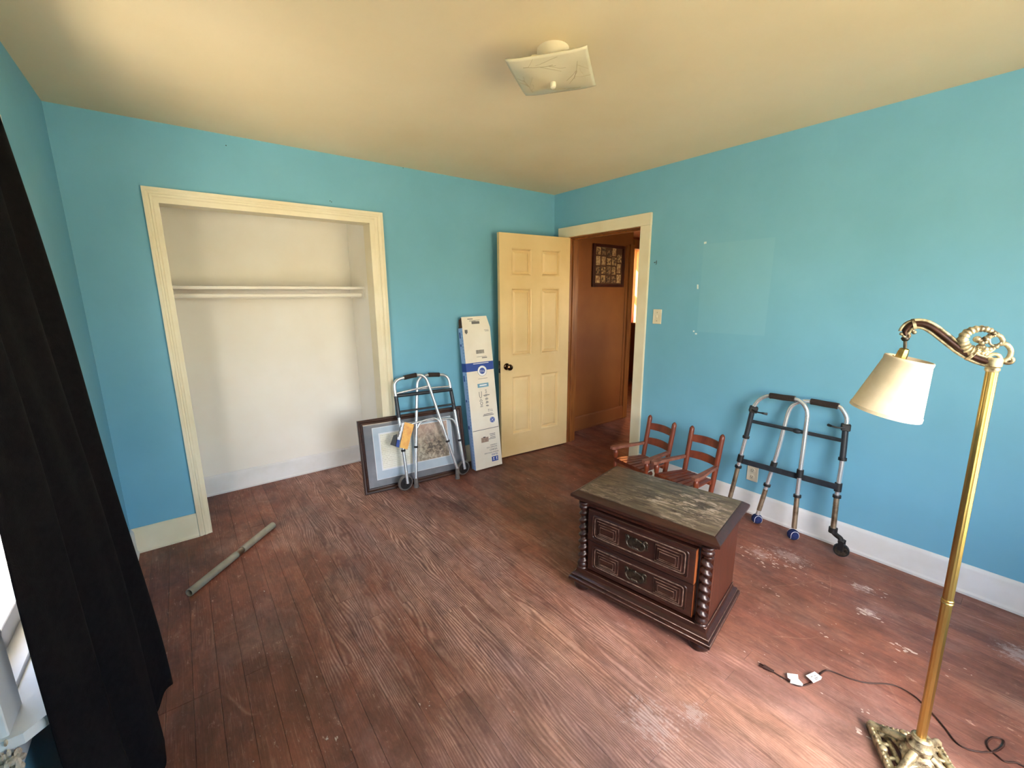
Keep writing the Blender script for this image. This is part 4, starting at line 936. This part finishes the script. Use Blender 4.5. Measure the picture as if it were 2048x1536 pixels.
# base: pierced square casting, raised to the middle
A_, B_ = onz(1733, 1443, .02), onz(1877, 1483, .02); bx_ = (B_-A_); bx_.z = 0; side = bx_.length; bx_.normalize(); ang_ = math.atan2(bx_.y, bx_.x)
BMx = Matrix.Translation((LX, LY, 0)) @ Matrix.Rotation(ang_, 4, 'Z'); hb = .1
mb = MB()
for k in range(4):
    M_ = BMx @ Matrix.Rotation(k*PI/2, 4, 'Z')
    mb.box((-hb, -hb, 0), (hb, -hb+.022, .026), .003, M=M_)                       # outer rail
    mb.box((-hb+.02, -hb+.034, .014), (hb-.02, -hb+.046, .032), .003, M=M_)       # inner rail
    for u in (-.075, -.025, .025, .075): mb.tube([M_ @ Vector((u, -hb+.018, .02)), M_ @ Vector((u*.9, -hb+.042, .026))], .006, 8)
    # diagonal rib from corner to the hub
    mb.tube([M_ @ Vector(p) for p in ((-hb+.008, -hb+.008, .022), (-.07, -.07, .036), (-.045, -.045, .052), (-.022, -.022, .062))], [.013, .011, .012, .014], 8)
    # acanthus scroll on each side
    mb.tube(smooth([M_ @ Vector(p) for p in ((-.055, -hb+.045, .032), (-.02, -hb+.058, .040), (0, -.045, .052), (.02, -hb+.058, .040), (.055, -hb+.045, .032))], 5), .007, 8)
    mb.ball(M_ @ Vector((0, -hb+.012, .028)), .012, (1, 1, .6), 10, 6)
    for i in range(11): mb.ball(M_ @ Vector((-hb+.03+i*(2*hb-.06)/10, -hb+.006, .026)), .005, (1, 1, 1), 6, 4)
mb.build('base', M_ORN, parent=lm, sharp=50)
MB().lathe([(.052, .046), (.046, .058), (.034, .066), (.030, .078), (.034, .084), (.026, .092), (.022, .104), (.026, .110), (.020, .116)], 24, M=Matrix.Translation((LX, LY, 0))).build('hub', M_ORN, parent=lm)
# fluted pole in two sections
def fluted(z0, z1, r, nf=10, n=60):
    vs = []; fs = []
    for z in (z0, z1):
        for j in range(n): a = 2*PI*j/n; rr = r*(1-.07*abs(math.sin(nf*a/2))); vs.append((LX+rr*math.cos(a), LY+SHR*z+rr*math.sin(a), z))
    fs = [(j, (j+1) % n, n+(j+1) % n, n+j) for j in range(n)]+[tuple(range(n))[::-1], tuple(range(n, 2*n))]; return MB().add(vs, fs)
ZT = lpnt(1984, 739).z
fluted(.10, .60, .0130).build('pole', M_BRASS, parent=lm, sharp=60); fluted(.60, ZT, .0127).build('pole', M_BRASS, parent=lm, sharp=60)
MB().lathe([(.013, -.008), (.0146, -.006), (.0146, -.002), (.0132, 0), (.0146, .002), (.0146, .006), (.013, .008)], 20, M=Matrix.Translation((LX, LY+SHR*.6, .60))).build('joint_ring', M_BRASS, parent=lm)
MB().lathe([(.0127, ZT-.006), (.0150, ZT-.002), (.0150, ZT+.003), (.0132, ZT+.006), (.0165, ZT+.010), (.0170, ZT+.026), (.014, ZT+.032)], 20, M=Matrix.Translation((LX, LY+SHR*1.32, 0))).build('collar', M_ORN, parent=lm)
armpx = [(660, 300), (645, 265), (660, 225), (710, 180), (800, 160), (900, 178), (1000, 235), (1100, 312), (1200, 390), (1300, 465), (1400, 525), (1500, 572), (1600, 602), (1680, 625)]
arm = smooth([lpnt(*sc_(*p)) for p in armpx], 6); k = len(arm)
MB().tube(arm, [.006+.0055*min(1, i/18) for i in range(k)], 12, flat=.7).build('arm', M_ARMDARK, parent=lm, sharp=80)
for s in (-1, 1):                                   # gilt edges along the dark arm
    ed = []
    for i in range(8, k):
        d = (arm[min(i+1, k-1)]-arm[i-1]).normalized(); ed.append(arm[i]+d.cross(LN).normalized()*s*.0105)
    MB().tube(ed, .0042, 8).build('arm_edge', M_ORN, parent=lm, sharp=80)
for i in (21, 61):
    d = (arm[i+1]-arm[i-1]).normalized(); mb = MB(); ring_on(mb, arm[i], d, .0158, .007); mb.build('arm_band', M_ORN, parent=lm)
mb = MB().ball(lpnt(*sc_(755, 262)), .006, u=10, v=6).ball(lpnt(*sc_(605, 280)), .005, u=10, v=6)
mb.tube(smooth([lpnt(*sc_(*p)) for p in ((655, 290), (690, 270), (720, 235), (745, 250), (755, 265))], 4), .0045, 8)
mb.tube([lpnt(*sc_(665+32*math.cos(2*PI*i/16), 300+26*math.sin(2*PI*i/16))) for i in range(16)], .0045, 8, closed=True)
mb.build('hook_scroll', M_ORN, parent=lm, sharp=70)
# cornucopia
horn = smooth([lpnt(*sc_(*p)) for p in ((1470, 490), (1400, 470), (1345, 420), (1325, 350), (1370, 275), (1450, 235), (1550, 220), (1640, 238), (1700, 280), (1690, 300), (1650, 300), (1625, 285))], 8); k = len(horn)
rad = [(.019-.0135*min(1, i/(k*.85)))*(1+.12*math.sin(i*1.35)) for i in range(k)]
MB().tube(horn, rad, 12, flat=.8).build('cornucopia', M_ORN, parent=lm, sharp=70)
mb = MB(); q = random.Random(4)
for (cx, cy, r) in ((1450, 450, .006), (1480, 450, .006), (1440, 475, .006), (1470, 480, .006), (1500, 475, .006), (1490, 500, .006), (1525, 495, .006), (1500, 345, .009), (1525, 360, .008), (1550, 385, .007), (1600, 340, .008), (1640, 310, .007), (1590, 375, .006),
                    (1560, 430, .006), (1590, 460, .007), (1620, 490, .006), (1650, 460, .007), (1690, 445, .006), (1720, 430, .007), (1560, 510, .005), (1600, 520, .005), (1680, 300, .006), (1730, 285, .006), (1540, 460, .006), (1520, 430, .006)):
    mb.ball(lpnt(*sc_(cx, cy), q.uniform(-.003, .003)), r, (1, 1, 1), 8, 6)
for pts in (((1500, 350), (1560, 400), (1640, 330), (1720, 290)), ((1470, 490), (1560, 520), (1640, 500), (1720, 440)), ((1560, 400), (1600, 470), (1580, 520)), ((1640, 330), (1650, 400), (1720, 430))):
    mb.tube(smooth([lpnt(*sc_(*p)) for p in pts], 4), .0032, 6)
mb.build('fruit', M_ORN, parent=lm, sharp=70)
mb = MB()
for pts, r0, r1 in ((((1710, 285), (1770, 310), (1800, 360), (1790, 400), (1760, 390)), .005, .006), (((1770, 400), (1830, 400), (1880, 445), (1895, 500), (1870, 560), (1830, 590), (1820, 610), (1850, 622), (1895, 615), (1915, 585), (1890, 565), (1865, 585)), .006, .005),
                    (((1590, 590), (1620, 545), (1690, 520), (1750, 535), (1770, 580), (1765, 615)), .004, .006), (((1720, 430), (1770, 400), (1840, 410)), .004, .004), (((1840, 410), (1850, 395)), .003, .003)):
    pp = smooth([lpnt(*sc_(*p)) for p in pts], 6); mb.tube(pp, [r0+(r1-r0)*i/(len(pp)-1) for i in range(len(pp))], 8)
mb.build('scroll', M_ORN, parent=lm, sharp=70)
# stem, socket, shade
s0, s1, s2 = lpnt(*sc_(650, 340)), lpnt(*sc_(648, 450)), lpnt(*sc_(668, 572))
MB().lathe([(.009, -.004), (.010, 0), (.006, .006)], 14, M=align_z(s0, (0, 0, -1))).tube([s0, s1], .0042, 10).build('stem', M_ANTIQUE, parent=lm)
ax_ = (s2-s1).normalized(); ct_ = lp(lpnt(*sc_(410, 515)), lpnt(*sc_(1005, 630)), .5); cbm = lp(lpnt(*sc_(5, 1080)), lpnt(*sc_(830, 1340)), .5)
MB().lathe([(.008, 0), (.0115, .003), (.0115, .008), (.0125, .010), (.0150, .045), (.014, .050)], 8, M=align_z(s1, (cbm-ct_))).build('socket', M_BRASS, parent=lm, sharp=20)
axs = (cbm-ct_).normalized(); rt = (lpnt(*sc_(1005, 630))-lpnt(*sc_(410, 515))).length/2; rb = (lpnt(*sc_(830, 1340))-lpnt(*sc_(5, 1080))).length/2
Hs = (cbm-ct_).length; MS = align_z(ct_, axs)
rt *= 1.0; rb *= 1.0
n = 64; vs = []; fs = []
ring = [(rt-.002, 0), (rt, 0), (rt+.0012, .002), (rt+.0012, .010), (rt+.0004, .011), (rb-.0005, Hs-.012), (rb+.0012, Hs-.011), (rb+.0014, Hs-.001), (rb-.002, Hs), (rb-.003, Hs-.010), (rt-.002, .008), (rt-.002, 0)]
for r, z in ring:
    for j in range(n): a = 2*PI*j/n; vs.append(MS @ Vector((r*math.cos(a), r*math.sin(a), z)))
for i in range(len(ring)-1):
    for j in range(n): fs.append((i*n+j, i*n+(j+1) % n, (i+1)*n+(j+1) % n, (i+1)*n+j))
MB().add(vs, fs).build('lamp_shade', M_SHADE, parent=lm, sharp=50)
mb = MB()
for j in range(3): a = 2*PI*j/3+.4; mb.tube([MS @ Vector((0, 0, .028)), MS @ Vector(((rt-.001)*math.cos(a), (rt-.001)*math.sin(a), .004))], .0015, 6)
mb.build('shade_spider', M_BRASS, parent=lm)
MB().lathe([(.010, .045), (.013, .055), (.014, .068), (.026, .095), (.030, .115), (.026, .135), (.012, .147), (.002, .150)], 18, M=align_z(s1, axs)).build('bulb', M_OFFWHITE, parent=lm, sharp=60)
# cord with its paper tags
cp = [(1537, 1338), (1558, 1351), (1577, 1362), (1596, 1372), (1618, 1368), (1634, 1358), (1643, 1346), (1655, 1341), (1675, 1347), (1700, 1357), (1735, 1366), (1775, 1368), (1800, 1375), (1830, 1393), (1850, 1412), (1868, 1430), (1890, 1456), (1912, 1484), (1935, 1498), (1962, 1504), (1990, 1503), (2006, 1492), (2008, 1482), (1998, 1476), (1984, 1476), (1975, 1484), (1978, 1497), (1995, 1512), (2012, 1524), (2035, 1526), (2060, 1540)]
MB().tube(smooth([onz(x, y, .0035) for x, y in cp], 5), .0026, 7).build('cord', M_CORD, parent=lm, sharp=80)
p0, p1 = onz(1527, 1333, .008), onz(1541, 1340, .008); dv = (p1-p0).normalized(); mb = MB().tube([p0, lp(p0, p1, .4), p1+dv*.012], [.009, .0085, .005], 10)
for s in (-1, 1): mb.box((-.0008, -.003, -.016), (.0008, .003, .0), 0, M=align_z(p0+Vector((0, 0, 0))+dv.cross(Vector((0, 0, 1)))*s*.0055, dv))
mb.build('plug', M_CORD, parent=lm)
for ring in (((1574, 1346), (1596, 1349), (1597, 1358), (1606, 1368), (1605, 1372), (1580, 1366), (1581, 1359), (1575, 1355)), ((1611, 1351), (1629, 1343), (1644, 1354), (1642, 1359), (1627, 1366), (1624, 1362))):
    MB().poly([onz(x, y, .010+.004*(i % 3)) for i, (x, y) in enumerate(ring)], (0, 0, .0005)).build('cord_tag', M_WPAPER, parent=lm, smooth=False)
mb = MB()
for a, b in (((1622, 1354), (1631, 1351)), ((1626, 1358), (1637, 1354)), ((1627, 1360), (1638, 1357))):
    mb.tube([onz(*a, .0152), onz(*b, .0152)], .0012, 5)
mb.build('small_print', M_INKGREY, parent=lm)

# ------------------------------------------------------------------ ceiling light
CLX, CLY = -1.747, -1.858; ca = math.atan2(-.23, .166)
cl = thing('ceiling_light', 'square frosted glass ceiling light with a white knob', 'ceiling light', (CLX, CLY, 2.44), ca)
MB().lathe([(.062, 0), (.063, -.006), (.060, -.028), (.054, -.038), (.036, -.040)], 32, M=Matrix.Translation(Matrix.Rotation(-ca, 4, 'Z') @ Vector((.036, .042, 0)))).build('canopy', M_OFFWHITE, parent=cl, local=True)
MB().tube([Matrix.Rotation(-ca, 4, 'Z') @ Vector((.036, .042, -.03)), (0, 0, -.07), (0, 0, -.14)], .005, 8).build('stem', M_STEEL, parent=cl, local=True)
for s in (-1, 1): MB().lathe([(.012, 0), (.014, .02), (.026, .045), (.028, .06), (.018, .075), (.002, .08)], 14, M=align_z((s*.018, 0, -.055), (s, 0, -.15))).build('bulb', M_OFFWHITE, parent=cl, local=True)
HS = .146
def shz(u, v):
    a, b = abs(u), abs(v); m_ = (a**6+b**6)**(1/6)
    return -.135+.025*m_**1.6
n = 24; vs = [(HS*(2*i/n-1), HS*(2*j/n-1), shz(2*i/n-1, 2*j/n-1)) for i in range(n+1) for j in range(n+1)]
fs = [(i*(n+1)+j, (i+1)*(n+1)+j, (i+1)*(n+1)+j+1, i*(n+1)+j+1) for i in range(n) for j in range(n)]
gs = MB().add(vs, fs).build('glass_shade', M_GLASSSHADE, parent=cl, local=True, sharp=70)
sm_ = gs.modifiers.new('solid', 'SOLIDIFY'); sm_.thickness = .0045; sm_.offset = 1
mb = MB(); q = random.Random(8)
for k in range(4):
    Rk = Matrix.Rotation(k*PI/2, 4, 'Z')
    def tw(p, a, L, depth):
        pts = [p]; aa = a
        for i in range(6):
            aa += q.uniform(-.22, .22); p = (p[0]+L/6*math.cos(aa), p[1]+L/6*math.sin(aa)); pts.append(p)
        P3 = [Rk @ Vector((HS*u, HS*v, shz(u, v)-.0052)) for u, v in pts if abs(u) < .97 and abs(v) < .97]
        if len(P3) > 2: mb.tube(P3, .0005 if depth else .0008, 5)
        if depth < 1:
            for i in (1, 3, 5): tw(pts[i], aa+q.choice((-1, 1))*q.uniform(.4, .8), L*.6, depth+1)
    tw((-.62, -.72), .15, .75, 0); tw((-.2, -.66), .5, .55, 1); tw((-.3, -.74), -.15, .6, 1)
mb.build('etched_twigs', pm('etched twig lines', srgb(188, 172, 136), srgb(172, 156, 120), 10, .7), parent=cl, local=True, sharp=80)
MB().lathe([(.004, -.136), (.010, -.139), (.0115, -.146), (.0105, -.156), (.006, -.160)], 18).build('finial_knob', M_OFFWHITE, parent=cl, local=True)

# ------------------------------------------------------------------ pipe on the floor
pa, pb = onz(378, 1186, .0205), onz(546, 1050, .0205); pp = thing('grey_pipe', 'grey two-piece plastic pipe lying on the floor before the closet', 'pipe', lp(pa, pb, .5)-Vector((0, 0, .0205)))
def hollow(a, b, r, ri, par, nm, mt):
    a, b = Vector(a), Vector(b); M_ = align_z(a, b-a); L = (b-a).length; n = 24
    vs = []; ring = [(ri, 0), (r, 0), (r, L), (ri, L), (ri, L*.5), (ri, 0)]
    for rr, z in ring:
        for j in range(n): t = 2*PI*j/n; vs.append(M_ @ Vector((rr*math.cos(t), rr*math.sin(t), z)))
    fs = [(i*n+j, i*n+(j+1) % n, (i+1)*n+(j+1) % n, (i+1)*n+j) for i in range(len(ring)-1) for j in range(n)]
    return MB().add(vs, fs).build(nm, mt, parent=par, sharp=40)
hollow(pa, lp(pa, pb, .50), .0200, .0175, pp, 'pipe_section', M_PIPE); hollow(lp(pa, pb, .575), pb, .0205, .0178, pp, 'pipe_section', M_PIPE)
hollow(lp(pa, pb, .47), lp(pa, pb, .60), .0172, .014, pp, 'coupling', M_STEEL)

# ------------------------------------------------------------------ curtain
cu = MB(); ny, nz = 120, 60; Y0, Y1, ZB, ZTP = -2.058, -1.37, .10, 2.16
def cx_(y, z):
    t = min(1, max(0, (z-ZB)/(2.05-ZB)))
    base = -3.222-.098*t**1.15
    near = max(0, min(1, (-1.80-y)/.30)); base -= .052*near*(1-t*.6)
    edge = max(0, min(1, (y+2.066)/.14)); amp = .030*(1-.45*t)*edge; ph = 2*PI*(y+1.395)/.29
    base = (1-edge)*-3.318+edge*base
    return base+amp*(math.cos(ph)-.35)+.006*math.sin(ph*2.3+z*2)+.004*math.sin(z*5+y*9)
vs = [(cx_(Y0+(Y1-Y0)*i/ny, ZB+(ZTP-ZB)*j/nz), Y0+(Y1-Y0)*i/ny, ZB+(ZTP-ZB)*j/nz+.012*math.sin(i*.3)*(1-j/nz)**8) for i in range(ny+1) for j in range(nz+1)]
fs = [(i*(nz+1)+j, (i+1)*(nz+1)+j, (i+1)*(nz+1)+j+1, i*(nz+1)+j+1) for i in range(ny) for j in range(nz)]
ce = thing('window_curtain', 'long black curtain hanging at the window', 'curtain', (-3.25, -1.75, .10))
c_ = MB().add(vs, fs).build('cloth', M_BLACKCLOTH, parent=ce, sharp=180)
sm_ = c_.modifiers.new('solid', 'SOLIDIFY'); sm_.thickness = .002
MB().tube([(-3.325, -2.25, 2.12), (-3.325, -1.345, 2.12)], .011, 12).build('curtain_rod', M_BLACKP, parent=ce)
for y in (-2.2, -1.36): MB().box((-RW, y-.008, 2.105), (-3.318, y+.008, 2.130), .002).build('rod_bracket', M_BLACKP, parent=ce)

# ------------------------------------------------------------------ wall plates and small marks
sw = thing('light_switch', 'cream light switch plate beside the door casing', 'light switch', (0, -1.207, 1.33))
MB().box((-.006, -1.246, 1.272), (0, -1.168, 1.386), .003).build('plate', M_OFFWHITE, parent=sw)
MB().box((-.016, -1.213, 1.322), (-.005, -1.201, 1.342), .002, M=None).build('toggle', M_OFFWHITE, parent=sw)
for z in (1.297, 1.361): MB().lathe([(.0035, 0), (.003, .0012)], 10, M=align_z((-.006, -1.207, z), (-1, 0, 0))).build('screw', M_STEEL, parent=sw)
ol = thing('wall_outlet', 'cream duplex outlet behind the walker legs', 'outlet', (0, -2.035, .287))
MB().box((-.006, -2.072, .232), (0, -1.998, .342), .003).build('plate', M_OFFWHITE, parent=ol)
for z in (.264, .310):
    rc_ = MB().lathe([(.0165, 0), (.0165, .002), (.015, .0028)], 20, M=align_z((-.0055, -2.035, z), (-1, 0, 0))).build('receptacle', M_OFFWHITE, parent=ol)
    mb = MB().box((-.0088, -2.0425, z), (-.0078, -2.0405, z+.008)).box((-.0088, -2.0295, z), (-.0078, -2.0275, z+.007)).lathe([(.0024, 0), (.0024, .001)], 8, M=align_z((-.0078, -2.035, z-.007), (-1, 0, 0))); mb.build('slots', M_BLACKP, parent=rc_, smooth=False)
nl = MB().lathe([(.0016, 0), (.0016, .022), (.004, .022), (.004, .024)], 8, M=align_z(onp(1313, 524, (0, 0, 0), (1, 0, 0)), (-1, .1, -.2))).tube(smooth([onp(1313, 521, (-.004, 0, 0), (1, 0, 0)), onp(1313, 526, (-.012, 0, 0), (1, 0, 0)), onp(1312, 529, (-.008, 0, 0), (1, 0, 0))], 4), .0022, 6)
L_ = onp(1313, 524, (0, 0, 0), (1, 0, 0)); tag(nl.build('picture_hook', M_BLACKP, loc=L_), 'small dark hook in the blue wall above the light switch', 'hook')
for px in ([(1408, 484), (1413, 483), (1413, 487), (1408, 488)], [(1386, 661), (1389, 661), (1389, 664), (1386, 664)], [(1390, 666), (1394, 666), (1394, 669), (1390, 669)], [(1394, 569), (1397, 569), (1397, 578), (1394, 578)]):
    MB().poly([onp(x, y, (-.0004, 0, 0), (1, 0, 0)) for x, y in px], (-.0006, 0, 0)).build('tape_scrap', M_TAPE, parent=wr, smooth=False)

for x, y in ((660, 402), (452, 291), (806, 336), (663, 404), (1060, 372)):
    MB().lathe([(.002, 0), (.003, .002), (.001, .004)], 8, M=align_z(onp(x, y, (0, 0, 0), (0, 1, 0)), (0, -1, 0))).build('nail', M_BLACKP, parent=wb)

# ------------------------------------------------------------------ photo collage in the hall
px0, px1, pz0, pz1, py = .575, 1.105, 1.585, 2.035, .02
pc = thing('photo_collage', 'dark framed collage of small old photographs on the hall wall', 'picture', ((px0+px1)/2, py, pz0))
mb = MB()
for lo, hi in (((px0, py-.022, pz0), (px0+.035, py, pz1)), ((px1-.035, py-.022, pz0), (px1, py, pz1)), ((px0+.035, py-.022, pz0), (px1-.035, py, pz0+.03)), ((px0+.035, py-.022, pz1-.03), (px1-.035, py, pz1))): mb.box(lo, hi, .002)
mb.build('frame', pm('dark red collage frame', srgb(70, 26, 18), srgb(52, 18, 12), 10, .4), parent=pc)
MB().box((px0+.03, py-.008, pz0+.025), (px1-.03, py-.002, pz1-.025)).build('mat_board', pm('brown mat board', srgb(92, 54, 34), srgb(76, 44, 28), 10, .7), parent=pc, smooth=False)
q = random.Random(21); tones = [pm('old photo %d' % i, c1, c2, 45, .6, lo=.42, hi=.58) for i, (c1, c2) in enumerate(((srgb(196, 160, 110), srgb(84, 56, 40)), (srgb(150, 116, 82), srgb(60, 40, 32)), (srgb(206, 176, 130), srgb(150, 110, 76))))]
for ci in range(5):
    z = pz0+.045
    while z < pz1-.09:
        h = q.uniform(.07, .10); u = px0+.055+ci*.088; wd = q.uniform(.058, .074)
        MB().box((u, py-.0105, z), (u+wd, py-.0075, z+h)).build('photograph', tones[q.randrange(3)], parent=pc, smooth=False); z += h+.016

# peach curtain in the room beyond the hall
def cloth_glow():
    M, nt, b = newmat('thin peach curtain cloth'); nt.nodes.remove(b); out = nt.nodes['Material Output']
    t = nd(nt, 'ShaderNodeBsdfTranslucent'); d = nd(nt, 'ShaderNodeBsdfDiffuse'); mx = nd(nt, 'ShaderNodeMixShader'); mx.inputs[0].default_value = .45
    P = nd(nt, 'ShaderNodeTexCoord').outputs['Object']; col = mixc(nt, noise(nt, scaled(nt, P, (30, 1, 2)), 2, 3), srgb(232, 160, 104), srgb(222, 140, 84))
    lk(nt, col, t.inputs[0]); lk(nt, col, d.inputs[0]); lk(nt, t.outputs[0], mx.inputs[1]); lk(nt, d.outputs[0], mx.inputs[2]); lk(nt, mx.outputs[0], out.inputs[0]); return M
n_, k_ = 70, 2; vs = []
for i in range(n_+1):
    x = 3.16+.80*i/n_
    for z in (.98, 1.6, 2.27): vs.append((x, 1.435+.016*math.sin(i*.95), z))
fs = [(i*3+j, (i+1)*3+j, (i+1)*3+j+1, i*3+j+1) for i in range(n_) for j in range(2)]
fc = thing('peach_curtain', 'sunlit peach curtain glimpsed through the doorway past the hall', 'curtain', (3.55, 1.44, .98))
MB().add(vs, fs).build('cloth', cloth_glow(), parent=fc, sharp=180)
MB().tube([(3.08, 1.435, 2.27), (4.05, 1.435, 2.27)], .01, 10).build('curtain_rod', M_BROWN, parent=fc)
for x in (3.12, 4.01): MB().box((x-.006, 1.435, 2.262), (x+.006, 1.5, 2.278), .001).build('rod_bracket', M_BROWN, parent=fc)
